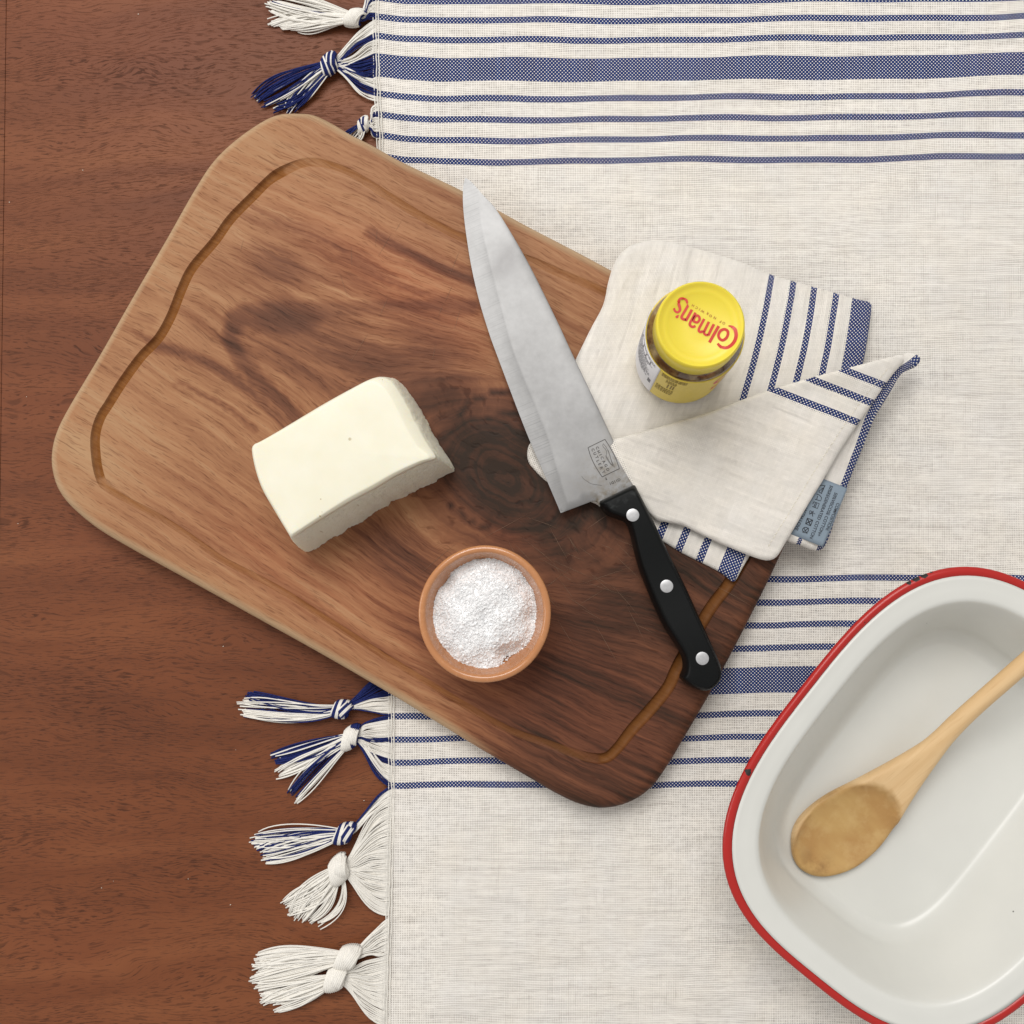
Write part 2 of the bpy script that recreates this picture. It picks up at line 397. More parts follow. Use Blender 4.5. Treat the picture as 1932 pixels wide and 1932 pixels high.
UP = 1.0 / 3000.0      # one grid unit on the table, metres
def navy_at(y):
    x = edge_x(y) + 2; v = y - float(cshift(x, y))
    return any(abs(v - c) <= h for c, h in TOPS + BOTS)
def bez(p0, p1, p2, p3, n):
    t = np.linspace(0, 1, n)[:, None]
    return (1 - t) ** 3 * p0 + 3 * (1 - t) ** 2 * t * p1 + 3 * (1 - t) * t * t * p2 + t ** 3 * p3
def tassel(knot, kr, fans, tails, label=None, navy=0.5, tilt=0.35, wrapseq=None):
    kx, ky = knot; g = Geo(); K = np.array(knot, float)
    R = 1.3
    # yarns leaving the cloth edge and gathering into the knot
    for (ya, yb, c1, c2) in fans:
        n = max(3, int(abs(yb - ya) / 1.9))
        for i in range(n):
            y = ya + (yb - ya) * (i + .5) / n; f = (i + .5) / n - .5
            x0 = float(edge_x(y)) + 4
            p0 = np.array([x0, y]); j = rng.normal(0, 1.6, 2)
            p1 = np.array([x0 - 22 - rng.uniform(0, 10), y + rng.normal(0, 1.5)]) + np.array(c1)
            p2 = np.array([kx + 26, ky]) + np.array(c2) + np.array([0, f * kr * .9]) + j
            p3 = K + np.array([kr * .35, f * kr * .8])
            q = bez(p0, p1, p2, p3, 13); uq = np.linspace(0, 1, 13)
            q[:, 1] += np.sin(uq * 7 + y * .13) * 2.6 * np.sin(uq * np.pi) * np.exp(-uq * 1.2) + rng.normal(0, .5) * np.sin(uq * 12 + rng.uniform(0, 6))
            z = .0012 + R * UP + np.linspace(0, 1, 13) * (kr * UP * .55) + np.sin(np.linspace(0, np.pi, 13)) * rng.uniform(.0002, .0022)
            z[0] = .0018
            g.tube(P(q[:, 0], q[:, 1], z), R * UP * rng.uniform(.85, 1.1), 5, 1 if navy_at(y) else 0)
    # loose tail
    for (e0, e1, n, nav, bulge, wid) in tails:
        e0 = np.array(e0, float); e1 = np.array(e1, float)
        n = int(n * 1.65); clump = rng.normal(0, 1, (max(3, n // 9), 2)); ph = rng.uniform(0, 6, len(clump))
        for i in range(n):
            f = (i + .5) / n; kc = min(len(clump) - 1, int(f * len(clump))); e = e0 + (e1 - e0) * (f * .6 + .4 * (kc + .5) / len(clump)) + clump[kc] * 4 + rng.normal(0, 2.6, 2)
            d = e - K; L = np.linalg.norm(d); d = d / L; nrm = np.array([-d[1], d[0]])
            e = e + d * rng.uniform(-9, 5)
            side = np.dot(e - (e0 + e1) / 2, nrm)
            s0 = (f - .5) * np.sign(np.dot(e1 - e0, nrm) + 1e-9)
            p0 = K + d * kr * .3 + nrm * s0 * kr * .9
            p1 = K + d * (kr + L * .22) + nrm * (s0 * wid + bulge) + clump[kc] * 5 + rng.normal(0, 3.0, 2)
            p2 = K + d * L * .68 + nrm * (side * .8 + s0 * wid * .4 + bulge * .5) - clump[kc] * 3 + rng.normal(0, 4.0, 2) * (3 if rng.uniform() < .05 else 1)
            q = bez(p0, p1, p2, e, 15); u = np.linspace(0, 1, 15)
            q += nrm * (np.sin(u * rng.uniform(5, 9) + rng.uniform(0, 6)) * rng.uniform(.2, 1.1) * u)[:, None]
            lay = rng.uniform(0, 1)
            z = R * UP * 1.1 + (kr * UP * .75) * (1 - u) ** 1.5 + lay * .0032 * np.sin(np.pi * np.clip(u * .8 + .1, 0, 1)) + lay * .0007
            isn = nav(f) if callable(nav) else (rng.uniform() < nav)
            g.tube(P(q[:, 0], q[:, 1], z), R * UP * rng.uniform(.85, 1.15), 5, 1 if isn else 0)
    t = g.obj("tassel", None, cloth_root, mats=[THR_W, THR_N], label=label)
    # the knot: yarns wound round it
    g = Geo(); d = np.mean([(np.array(a) + np.array(b)) / 2 for a, b, *_ in tails], 0) - K; d /= np.linalg.norm(d)
    d3 = np.array([d[0], -d[1], 0]); n3 = np.array([-d3[1], d3[0], 0]); z3 = np.array([0, 0, 1.0])
    c = P(kx, ky, kr * UP * .85 + .0004); r = kr * UP
    m0 = 11
    for i in range(m0):
        a = (i + .5) / m0 * 2 - 1
        rr = r * (.62 + .38 * math.sqrt(max(0, 1 - a * a))) * (.9 if abs(a) > .8 else 1)
        th = np.linspace(-.6, np.pi + .6, 16)
        slope = tilt * r * 1.1
        p = c + d3 * (a * r * .95) + (np.cos(th)[:, None] * n3 + np.sin(th)[:, None] * z3 * .8) * rr + d3 * (np.cos(th) * slope)[:, None]
        isn = wrapseq(i) if wrapseq else rng.uniform() < navy
        g.tube(p, r * .15, 5, 1 if isn else 0)
    for i in range(6):
        a = (i - 2.5) * .17
        th = np.linspace(.15, np.pi - .1, 14)
        ax = d3 * .75 - n3 * .66; ay = d3 * .66 + n3 * .75
        p = c + ax * (a * r * .9) - d3 * r * .35 + (np.cos(th)[:, None] * ay * .95 + np.sin(th)[:, None] * z3) * r * (1.02 - abs(a) * .25)
        g.tube(p, r * .14, 5, 1 if (wrapseq(i + 5) if wrapseq else rng.uniform() < navy) else 0)
    ob = g.obj("knot", None, t, mats=[THR_W, THR_N])
    return t
alt2 = lambda i: (i // 2) % 2 == 0
tassel((670, 34), 17, [(-70, 36, (0, 0), (6, -6))],
       [((511, -18), (512, 24), 34, .07, -6, 30), ((498, 40), (560, 60), 36, .06, 8, 26)], "mostly white tassel at the top of the fringe", .1)
tassel((622, 121), 18, [(36, 76, (-18, 22), (10, -26)), (76, 104, (-4, 6), (18, 4)), (104, 150, (0, 12), (26, 14)), (150, 192, (-14, -8), (12, 18))],
       [((479, 176), (522, 208), 44, lambda f: rng.uniform() < (.9 if f < .45 else .5), 0, 34), ((530, 205), (560, 208), 20, .45, 6, 20)],
       "navy and white tassel above the cutting board corner", .6, .3, lambda i: i % 3 != 1)
tassel((686, 236), 13, [(196, 262, (0, 0), (0, 0))], [((640, 262), (655, 275), 16, .4, 0, 14)], "small tassel half hidden by the board's upper edge", .4)
tassel((645, 1338), 17, [(1262, 1348, (0, 4), (8, -18))],
       [((471, 1303), (468, 1318), 22, .9, -15, 22), ((458, 1326), (466, 1350), 30, lambda f: rng.uniform() < .12, -15, 22)],
       "tassel with a navy upper half below the board", .5, .2, alt2)
tassel((662, 1391), 18, [(1349, 1398, (-40, 8), (4, -14)), (1398, 1446, (-26, -14), (4, 12)), (1446, 1486, (-6, -6), (6, 10))],
       [((517, 1424), (528, 1442), 24, .92, -4, 18), ((520, 1446), (532, 1468), 20, .06, 0, 16), ((543, 1490), (562, 1508), 22, lambda f: .2 < f < .7, 7, 18)],
       "tassel split into navy, white and navy strands", .4, .5, lambda i: i < 5)
tassel((650, 1572), 18, [(1482, 1512, (-18, 22), (16, -24))],
       [((479, 1572), (482, 1592), 22, .2, 0, 22), ((484, 1594), (505, 1630), 34, lambda f: (f * 7) % 1 < .38, 5, 30)],
       "navy and white tassel over the plain white one", .5, .4, alt2)
tassel((640, 1640), 21, [(1508, 1590, (-18, 10), (10, -30)), (1590, 1650, (-30, 0), (14, -2)), (1650, 1728, (-10, 4), (4, 16))],
       [((540, 1690), (548, 1722), 34, 0, -12, 44), ((548, 1724), (604, 1746), 46, 0, -8, 44)], "fat all white tassel with a bulging tail", 0)
tassel((656, 1806), 21, [(1732, 1800, (-4, 14), (16, -22))],
       [((492, 1790), (478, 1826), 34, 0, 8, 30), ((478, 1826), (486, 1858), 34, 0, 2, 26)], "white tassel crossing the lowest one", 0)
tassel((633, 1846), 20, [(1800, 1868, (-26, 18), (18, -16)), (1868, 1940, (-30, -18), (12, 14))],
       [((483, 1858), (500, 1890), 32, 0, -4, 28), ((496, 1890), (536, 1906), 30, 0, -6, 22)], "lowest white tassel in the fringe", 0)
# fringe of the next tassel, whose knot lies past the near end
g = Geo()
for i in range(20):
    y = 1940 + i * 2.4; x0 = float(edge_x(y)) + 4
    q = bez(np.array([x0, y]), np.array([x0 - 25, y]), np.array([690, 1975]), np.array([672, 2000 + i]), 10)
    g.tube(P(q[:, 0], q[:, 1], np.linspace(.0018, .005, 10)), 1.3 * UP, 5)
g.obj("fringe_yarns", THR_W, cloth_root)

# ================================================================== CUTTING BOARD
BZ0, BZ1 = 0.0024, 0.0226
BOARD = [(560, 210), (590, 213), (625, 229), (660, 250), (700, 270), (760, 303), (870, 355), (940, 393), (1000, 426), (1100, 478), (1200, 532), (1320, 596),
         (1430, 655), (1510, 700), (1552, 735), (1570, 775), (1572, 815), (1558, 860), (1525, 940), (1480, 1036), (1455, 1090), (1420, 1160), (1385, 1228), (1340, 1312), (1290, 1398), (1265, 1440),
         (1230, 1488), (1188, 1516), (1140, 1527), (1095, 1520), (1050, 1500), (1000, 1471), (900, 1412), (820, 1363), (740, 1314), (600, 1233), (480, 1166), (350, 1094), (250, 1039),
         (180, 997), (132, 957), (107, 925), (95, 890), (93, 855), (102, 815), (125, 768), (180, 675), (240, 570), (310, 450), (362, 358), (398, 303), (440, 262), (490, 227), (525, 212)]
GROOVE = [(608, 308), (570, 308), (528, 326), (504, 343), (480, 367), (436, 412), (406, 454), (364, 504), (344, 543), (323, 596), (299, 638), (266, 673), (231, 721), (206, 761), (189, 789), (180, 822), (181, 858), (187, 893), (200, 918),
          (242, 944), (302, 976), (362, 1015), (421, 1056), (481, 1087), (540, 1119), (615, 1167), (700, 1222), (770, 1265), (831, 1302), (897, 1342), (963, 1378), (1029, 1402), (1095, 1425), (1138, 1431), (1162, 1415), (1194, 1375),
          (1227, 1339), (1261, 1296), (1280, 1255), (1327, 1170), (1348, 1137), (1376, 1100), (1410, 1040), (1450, 950), (1485, 880), (1490, 810), (1450, 745), (1380, 690), (1290, 635), (1200, 580), (1129, 545), (1058, 516), (1003, 492), (872, 447), (840, 432), (790, 405), (720, 362), (660, 325)]
# groove strength (half width in grid units, depth in metres) along the path, one per control point
GW = [8] + [9, 11] + [9.5] * 13 + [9.5, 9.2, 8.5] + [6] * 9 + [6, 7, 7, 8, 9, 10] + [10, 11] + [11.5] * 12 + [10] * 2 + [8] * 4 + [8, 8, 8, 7, 6, 6, 6]
GW = (GW + [7] * len(GROOVE))[:len(GROOVE)]
GD = [0.0009 if w < 9.1 else 0.0034 for w in GW]
board_xy = ccw(resample(P2(spline(BOARD, True, 10), BZ1 - .002), .0035))
gpath = spline(np.c_[np.array(GROOVE, float), GW, GD], True, 8)
gx = P2(gpath[:, :2], BZ1); gpath = resample(np.c_[gx, gpath[:, 2:]], .0022)
gxy = gpath[:, :2]
gn = np.roll(gxy, -1, 0) - np.roll(gxy, 1, 0); gn = np.stack([-gn[:, 1], gn[:, 0]], 1); gn /= np.linalg.norm(gn, axis=1)[:, None]
ghw = gpath[:, 2] * 1 / 3110.0
ex = np.concatenate([gxy + gn * (ghw * k)[:, None] for k in (-1.25, -1.02, -.93, -.8, -.5, 0, .5, .8, .93, 1.02, 1.25)])
xy, tris, de = sheet(board_xy, .0038, (.0004, .0012, .0025, .0042, .0065), ex, .0026)
dg, gi = dist_poly(xy, gxy)
hw_ = np.interp(gi, np.arange(len(ghw)), ghw, period=len(ghw)); gd_ = np.interp(gi, np.arange(len(ghw)), gpath[:, 3], period=len(ghw))
prof = np.clip(1 - (dg / hw_) ** 4, 0, 1) ** .6
bpx = PX(np.c_[xy, np.full(len(xy), BZ1)]); bx, by = bpx[:, 0], bpx[:, 1]
rough_n = np.sin(gi * 2.1) * np.sin(gi * .7 + 2) * .5 + .5
depth = gd_ * prof * (.75 + .25 * rough_n)
zt = BZ1 - .0068 * (1 - roundprof(de, .0070)) - depth
zt += .00025 * np.sin(xy[:, 0] * 40) * np.sin(xy[:, 1] * 33)
zb = BZ0 + .0045 * (1 - roundprof(de, .0045)); zmid = np.where(de < 1e-6, BZ1 - .0068, zb)
# wood figure: grain coordinates flow round a knot, heartwood map
gdir = np.array([.868, .497])
kx, ky = 955., 905.
S = (bx - kx) * gdir[0] + (by - ky) * gdir[1]; T = -(bx - kx) * gdir[1] + (by - ky) * gdir[0]
S2 = S / 1.55; r2 = S2 ** 2 + T ** 2; RK = 170.
psi = np.where(r2 > RK ** 2, T * (1 - .80 * RK ** 2 / np.maximum(r2, 1)), np.sign(T) * (np.sqrt(np.maximum(r2, 1)) * .55 * np.abs(T) / np.sqrt(np.maximum(r2, 1)) + .0) * .364)
ringm = np.exp(-((np.sqrt(r2) / 215.) ** 4))
ringd = np.sqrt(r2)
def blob(cx, cy, sa, sb, ang=29.8):
    a = math.radians(ang); dx, dy = bx - cx, by - cy
    u = dx * math.cos(a) + dy * math.sin(a); v = -dx * math.sin(a) + dy * math.cos(a)
    return np.exp(-((u / sa) ** 2 + (v / sb) ** 2))
def band(pts, w):
    d, _ = dist_poly(np.stack([bx, by], 1), spline(pts, False, 6), False); return np.exp(-(d / w) ** 2)
sl = (bx - 800) * gdir[0] + (by - 870) * gdir[1]; tl = -(bx - 800) * gdir[1] + (by - 870) * gdir[0]
def fband(pts, w):
    d, _ = dist_poly(np.stack([bx, by], 1), spline(pts, False, 6), False); return np.exp(-(d / w) ** 4)
def fblob(cx, cy, sa, sb, ang=29.8): return np.exp(-(-np.log(np.maximum(blob(cx, cy, sa, sb, ang), 1e-30))) ** 2)
heart = np.maximum.reduce([
    .98 * np.minimum(1, 1.5 * blob(985, 905, 215, 120)), .80 * blob(1060, 1010, 260, 150), .74 * smooth01(120, 420, sl - .15 * np.abs(tl)),
    .66 * fblob(538, 602, 90, 40, 2), .52 * fband([(440, 598), (470, 588), (560, 584), (680, 584), (790, 578), (890, 580)], 18), .52 * fband([(462, 600), (436, 630), (452, 672), (505, 735), (560, 792)], 19),
    .55 * blob(530, 490, 95, 50), .42 * fblob(690, 680, 250, 110, 20), .36 * fblob(600, 480, 200, 60), .55 * blob(800, 640, 150, 80), .64 * blob(830, 760, 160, 85, 10), .50 * band([(700, 440), (820, 500), (900, 530)], 16), .46 * band([(520, 420), (640, 470), (760, 540)], 12),
    .5 * band([(640, 480), (760, 540), (900, 575)], 10), .6 * blob(900, 1240, 190, 70), .62 * blob(760, 1060, 130, 70), .52 * band([(290, 652), (350, 668), (450, 720), (540, 800)], 13), .42 * band([(330, 720), (420, 765), (480, 810)], 9),
    .88 * fband([(858, 800), (880, 765), (930, 742), (990, 735)], 5), .92 * fband([(866, 850), (896, 806), (945, 782), (1000, 776)], 6), .95 * fband([(880, 900), (905, 856), (960, 828)], 6), .9 * fband([(1010, 1010), (900, 990), (850, 950)], 6), .5 * fband([(545, 221), (585, 222), (625, 242)], 6), .35 * fband([(232, 588), (290, 606)], 14), .42 * fband([(225, 612), (290, 645)], 8)])
heart *= 1 - .55 * smooth01(70, 10, de / (1 / 3110.) ) * smooth01(300, -150, sl)
pale = .8 * blob(160, 860, 130, 150) + .7 * blob(470, 270, 190, 70) + .5 * blob(330, 470, 100, 60, -60) + .5 * blob(300, 600, 60, 40)
redt = .7 * blob(1050, 1300, 330, 130) + .6 * blob(800, 560, 200, 90) + .5 * blob(560, 1080, 220, 70) + .35 * blob(700, 480, 200, 60) + .6 * blob(960, 1010, 40, 22) + .5 * blob(1035, 965, 30, 20)
edge_hilite = smooth01(.0058, .0030, de)  # mask for the edge highlight, painted into the wood as a paler rim
groovef = np.clip(prof, 0, 1)
def board_mat():
    m = Mat("acacia"); gr = m.attr('gr')['Vector']; s, t, w = m.sep(gr)
    heart = m.attr('heart')['Fac']; pale = m.attr('pale')['Fac']; red = m.attr('red')['Fac']; gv = m.attr('groove')['Fac']; gs = m.attr('rough')['Fac']; ed = m.attr('edge')['Fac']; rm = m.attr('ringm')['Fac']
    co = m.objco()
    wob = m.noise(co, 18, 3); wob2 = m.noise(co, 90, 2)
    tw = m.math('ADD', t, m.math('ADD', m.math('MULTIPLY', m.math('SUBTRACT', wob, .5), .009), m.math('MULTIPLY', m.math('SUBTRACT', wob2, .5), .0016)))
    g = m.comb(s, tw)
    n0 = m.noise(m.scale(g, 3, 42), 1.0, 3, .6)
    n1 = m.noise(m.scale(g, 11, 190), 1.0, 4, .65)
    n2 = m.noise(m.scale(g, 38, 640), 1.0, 3, .65)
    n3 = m.noise(m.scale(g, 95, 1150), 1.0, 2, .6)
    n5 = m.noise(m.scale(g, 42, 520), 1.0, 2, .55)
    n4 = m.noise(co, 60, 4, .65)
    rings = m.noise(m.comb(m.math('ADD', w, m.math('ADD', m.math('MULTIPLY', m.math('SUBTRACT', wob, .5), .022), m.math('MULTIPLY', m.math('SUBTRACT', wob2, .5), .003))), 0.0), 190, 3, .6)
    c5 = lambda n, k: m.math('MULTIPLY', m.math('SUBTRACT', n, .5), k)
    st = m.math('ADD', c5(n0, 1.1), m.math('ADD', c5(n1, 1.0), c5(n2, .6)))
    rr = m.math('ADD', c5(rings, 1.5), m.math('ADD', c5(n4, .55), c5(n2, .45)))
    pat = m.math('ADD', m.math('MULTIPLY', st, m.math('SUBTRACT', 1.0, m.math('MULTIPLY', rm, .75))), m.math('MULTIPLY', rr, m.math('MULTIPLY', rm, .9)))
    hs = m.math('ADD', heart, m.math('ADD', c5(n1, .45), c5(n0, .35)))
    hh = m.rng(hs, .12, .92, 0, 1)
    h = m.math('ADD', m.math('ADD', m.math('MULTIPLY', hh, .66), .31), m.math('MULTIPLY', pat, m.rng(pale, 0, 1, .55, .28)))
    h = m.math('SUBTRACT', h, m.math('MULTIPLY', pale, .26))
    c = m.add('ShaderNodeValToRGB', {0: h}); r = c.color_ramp
    r.elements[0].position = 0.0; r.elements[0].color = (0.445, 0.268, 0.142, 1)
    r.elements[1].position = 1.0; r.elements[1].color = (0.033, 0.019, 0.012, 1)
    for pos, col in ((.22, (0.372, 0.182, 0.088, 1)), (.42, (0.255, 0.106, 0.050, 1)), (.62, (0.155, 0.060, 0.031, 1)), (.82, (0.084, 0.034, 0.019, 1))):
        e = r.elements.new(pos); e.color = col
    col = m.mix(m.math('MULTIPLY', red, m.rng(n1, .3, .7, .35, .9)), c.outputs[0], m.mix(1.0, c.outputs[0], (1.18, .88, .84), 'MULTIPLY'))
    pr = m.math('MAXIMUM', m.rng(n3, .57, .68, 0, .55), m.rng(n5, .62, .70, 0, .55))
    col = m.mix(pr, col, m.mix(1.0, col, (.40, .30, .26), 'MULTIPLY'))
    gcol = m.mix(m.rng(n2, .3, .7), (0.270, 0.105, 0.022), (0.185, 0.062, 0.011))
    gcol = m.mix(m.rng(heart, .1, .7, .0, .6), gcol, (0.13, 0.048, 0.011))
    fn = m.noise(co, 300, 3)
    frag = m.math('ADD', m.math('SUBTRACT', 1.0, gs), m.math('MULTIPLY', gs, m.rng(n1, .35, .65, .25, .75)))
    col = m.mix(m.math('MULTIPLY', gv, frag), col, gcol)
    col = m.mix(m.math('MULTIPLY', ed, m.rng(heart, .25, .6, .8, .0)), col, m.mix(m.rng(n2, .3, .7), (0.52, 0.375, 0.23), (0.42, 0.285, 0.165)))  # bright rounded edge put into the colour where the wood is pale
    b = m.bump(m.math('SUBTRACT', m.math('ADD', m.math('MULTIPLY', n2, .5), m.math('MULTIPLY', m.noise(co, 700, 2), m.math('MULTIPLY', m.math('MULTIPLY', gv, gs), 2.0))), pr), .35, .0004)
    return m.out(m.bsdf(col, m.rng(n1, .3, .7, .46, .62), b, Specular_IOR_Level=.16))
ACACIA = board_mat()
board_root = thing("cutting_board", "rounded wooden cutting board with juice groove, pale at one end and dark at the other", "cutting board", (float(xy[:, 0].mean()), float(xy[:, 1].mean()), BZ0))
v, f = closed_shell(xy, tris, zt, zmid)
at = dict(heart=heart, pale=pale, red=redt, groove=groovef, edge=edge_hilite, ringm=ringm, rough=np.where(gd_ > .0030, 0., 1.))
at = {k: np.r_[a, a * (0 if k == 'groove' else 1)] for k, a in at.items()}
grv = np.stack([S * UP, psi * UP, ringd * UP], 1); at['gr'] = np.vstack([grv, grv])
mk("board", v, f, ACACIA, board_root, attrs=at, merge=1e-7, sharp=55)
# knife scratches
g = Geo()
for _ in range(46):
    cx, cy = rng.normal(1085, 90), rng.normal(1080, 70); a = rng.choice([-.75, -1.0, .55, -.5]) + rng.normal(0, .12); L = rng.uniform(12, 60)
    p = P(np.array([cx - L * math.cos(a), cx, cx + L * math.cos(a)]), np.array([cy + L * math.sin(a), cy + rng.normal(0, 1), cy - L * math.sin(a)]), BZ1 + .00022)
    g.ribbon(p, [.00002, .00016, .00002], .00003)
for _ in range(14):
    cx, cy = rng.uniform(420, 900), rng.uniform(420, 700); a = rng.normal(1.2, .3); L = rng.uniform(8, 30)
    p = P(np.array([cx - L * math.cos(a), cx, cx + L * math.cos(a)]), np.array([cy + L * math.sin(a), cy, cy - L * math.sin(a)]), BZ1 + .00025)
    g.ribbon(p, [.00002, .00012, .00002], .00003)
g.obj("knife_scratches", plain("scratched_wood", (.21, .125, .075), .6), board_root, kind="stuff")

# ================================================================== NAPKIN
def board_sd(q):
    d, _ = dist_poly(q, board_xy); return np.where(inside(q, board_xy), -d, d)
def nap_base(q):
    d = board_sd(q); return BZ1 + .0006 - .0185 * smooth01(-.004, .075, d)
nap_root = thing("napkin", "folded cream linen napkin with navy stripes and grey care label, under the knife and jar", "napkin", tuple(P(1330, 800, BZ1)))
NP = 3.45
def nap_layer(outl, zoff, thick, edge_r, wvf, mat, extra_z=None, spacing=.0032, n=8, name="fold"):
    zf = lambda q: nap_base(q) + zoff + thick * .6
    poly = ccw(resample(P2f(spline(outl, True, n), zf), .0022))
    xy, tris, d = sheet(poly, spacing, (edge_r * .08, edge_r * .3, edge_r * .65, edge_r))
    b = nap_base(xy) + zoff
    zz = b + thick * roundprof(d, edge_r)
    wr = (.00042 * np.sin(xy[:, 0] * 110 + xy[:, 1] * 60 + 2 * np.sin(xy[:, 1] * 50)) * np.sin(xy[:, 1] * 85 - xy[:, 0] * 40) + .0002 * np.sin(xy[:, 0] * 310 + 3 * np.sin(xy[:, 1] * 120))) * smooth01(0, .008, d)
    e = extra_z(xy, PX(np.c_[xy, b]), d) if extra_z else 0
    zz = zz + wr + e
    px = PX(np.c_[xy, zz])
    u, vv = wvf(px[:, 0], px[:, 1]); wvv = np.stack([u, vv, 0 * u], 1)
    zbt = b + (e if extra_z else 0) * .9
    v, f = closed_shell(xy, tris, zz, np.minimum(zbt, zz - 1e-5 * (d > 1e-7)))
    o = mk(name, v, f, mat, nap_root, attrs={'wv': np.vstack([wvv, wvv + [0, 0, 1]])}, merge=1e-8)
    return o, poly
# lowest fold: its striped hem shows beside the knife handle
def wv0(x, y):
    dx, dy = x - 1250, y - 998; return dx * -.38 + dy * .925, dx * .925 + dy * .38
NM0 = weave_mat("napkin_weave_hem", [(0, 7), (43, 7), (87, 7), (145, 19)], NP, hole=.235)
nap_layer([(996, 845), (996, 868), (1006, 884), (1035, 911), (1080, 934), (1125, 951), (1180, 984), (1253, 1023), (1290, 1045), (1354, 1077), (1380, 1096), (1388, 1096), (1402, 1071), (1416, 1047), (1440, 1000), (1380, 900), (1200, 800), (1080, 790), (1010, 828)],
          0.0, .0022, .003, wv0, NM0)
# fold hanging off the board on the right
L2O = [(1690, 678), (1712, 675), (1725, 683), (1717, 698), (1690, 712), (1669, 748), (1645, 793), (1625, 852), (1604, 907), (1582, 965), (1560, 1026), (1541, 1039), (1512, 1029), (1485, 1019), (1470, 985), (1560, 850), (1640, 740)]
def wv2(x, y):
    p = np.array([(1790, 640), (1725, 690), (1690, 714), (1669, 748), (1645, 793), (1625, 852), (1604, 907), (1582, 965), (1560, 1026), (1545, 1065)], float)
    d, i = dist_poly(np.stack([x, y], 1), p, False); return i * 62., d
NM2 = weave_mat("napkin_weave_edge", [(7, 7), (50, 4)], NP, hole=.235)
nap_layer(L2O, .0026, .0026, .0035, wv2, NM2, lambda q, p, d: .012 * smooth01(900, 690, p[:, 1]))
# main fold that carries the jar
def wv1(x, y):
    sl = .235 - (x - 1430) * .0004; return (y - 646) * 1.02, x + sl * (y - 646) - 2.5 * np.cos((y - 640) / 60.)
NM1 = weave_mat("napkin_weave_main", [(1429, 6), (1474, 6), (1517, 6), (1561, 6), (1615, 21)], NP, hole=.235)
L1O = [(1200, 458), (1235, 452), (1290, 460), (1400, 493), (1452, 515), (1530, 538), (1580, 552), (1620, 563), (1644, 569), (1646, 585), (1637, 650), (1626, 700), (1608, 740), (1545, 860), (1470, 960), (1380, 962), (1260, 925), (1165, 880), (1090, 850), (1050, 790), (1062, 725), (1089, 671), (1114, 620), (1138, 574), (1147, 534), (1156, 503), (1165, 485), (1180, 468)]
nap_layer(L1O, .0018, .0038, .0060, wv1, NM1)
# top flap
def wv3(x, y): return (x - 1540) * .93 + (y - 766) * .36, (y - .39 * (x - 1540)) * .93
NM3 = weave_mat("napkin_weave_flap", [(766 * .93, 6.5), (719 * .93, 6.5), (677 * .93, 6.5)], NP, hole=.235)
L3O = [(1150, 836), (1180, 823), (1214, 814), (1286, 794), (1330, 781), (1406, 753), (1465, 734), (1530, 716), (1589, 702), (1644, 688), (1684, 679), (1693, 684), (1690, 693), (1671, 716), (1644, 756), (1617, 798), (1584, 850), (1555, 902), (1525, 951), (1493, 1006), (1480, 1029), (1467, 1050), (1453, 1057), (1435, 1055), (1397, 1041), (1333, 1013), (1290, 992), (1257, 985), (1236, 978), (1205, 940), (1170, 880)]
_, flap_poly = nap_layer(L3O, .0069, .0030, .0034, wv3, NM3, lambda q, p, d: .010 * smooth01(900, 690, p[:, 1]) * smooth01(1420, 1640, p[:, 0]) + .0022 * smooth01(1300, 1500, p[:, 0]) * smooth01(1060, 980, p[:, 1]) + .0032 * np.exp(-dist_poly(p, np.array(L3O[:11], float), False)[0] / 26.) * smooth01(1150, 1290, p[:, 0]) + .0012 * np.sin(p[:, 0] / 47.) * np.sin(p[:, 1] / 61.) * smooth01(0, .015, d))
# hem stitching on the flap
flap_ob = [o for o in nap_root.children][-1]
dgp = bpy.context.evaluated_depsgraph_get()
from mathutils.bvhtree import BVHTree
def top_z(objs):
    trees = []
    for o in objs:
        off = np.array(o.matrix_world.translation) if o.parent is None else np.array(o.parent.location)
        trees.append(BVHTree.FromPolygons([Vector(np.array(v.co) + off) for v in o.data.vertices], [list(p.vertices) for p in o.data.polygons]))
    def f(q, dflt=BZ1):
        out = []
        for x, y in q:
            zs = [h[0].z for h in (t.ray_cast(Vector((x, y, .3)), Vector((0, 0, -1))) for t in trees) if h[0] is not None]
            out.append(max(zs) if zs else dflt)
        return np.array(out)
    return f
fz = top_z([flap_ob])
hem = spline([(1668, 700), (1628, 748), (1596, 792), (1560, 848), (1528, 900), (1498, 950), (1467, 1000), (1446, 1036)], False, 10)
hp = resample(P2(hem, BZ1 + .010), .0009, False)
g = Geo()
for i in range(0, len(hp) - 2, 3):
    q = hp[i:i + 3]; g.tube(np.c_[q, fz(q) + .00005], .00022, 4)
g.obj("hem_stitches", plain("stitch_yarn", (.80, .74, .63), .9), nap_root, kind="stuff")

# care label
LC = [(1551.5, 903), (1600, 921), (1554, 1032), (1490, 1007)]
LZ = float(nap_base(P2([(1545, 965)], BZ1))[0]) + .0064
lab4 = P2(LC, LZ)
GRID_N = 14
uu, vv = np.meshgrid(np.linspace(0, 1, GRID_N), np.linspace(0, 1, GRID_N))
lp = ((1 - uu) * (1 - vv))[..., None] * lab4[0] + (uu * (1 - vv))[..., None] * lab4[1] + (uu * vv)[..., None] * lab4[2] + ((1 - uu) * vv)[..., None] * lab4[3]
lz = LZ - .0012 * uu ** 2 + .0006 * np.sin(vv * 3.1)
lv = np.concatenate([np.c_[lp.reshape(-1, 2), lz.ravel()], np.c_[lp.reshape(-1, 2), lz.ravel() - .00035]]); N2 = GRID_N * GRID_N
lf = [[i * GRID_N + j, (i + 1) * GRID_N + j, (i + 1) * GRID_N + j + 1, i * GRID_N + j + 1] for i in range(GRID_N - 1) for j in range(GRID_N - 1)]
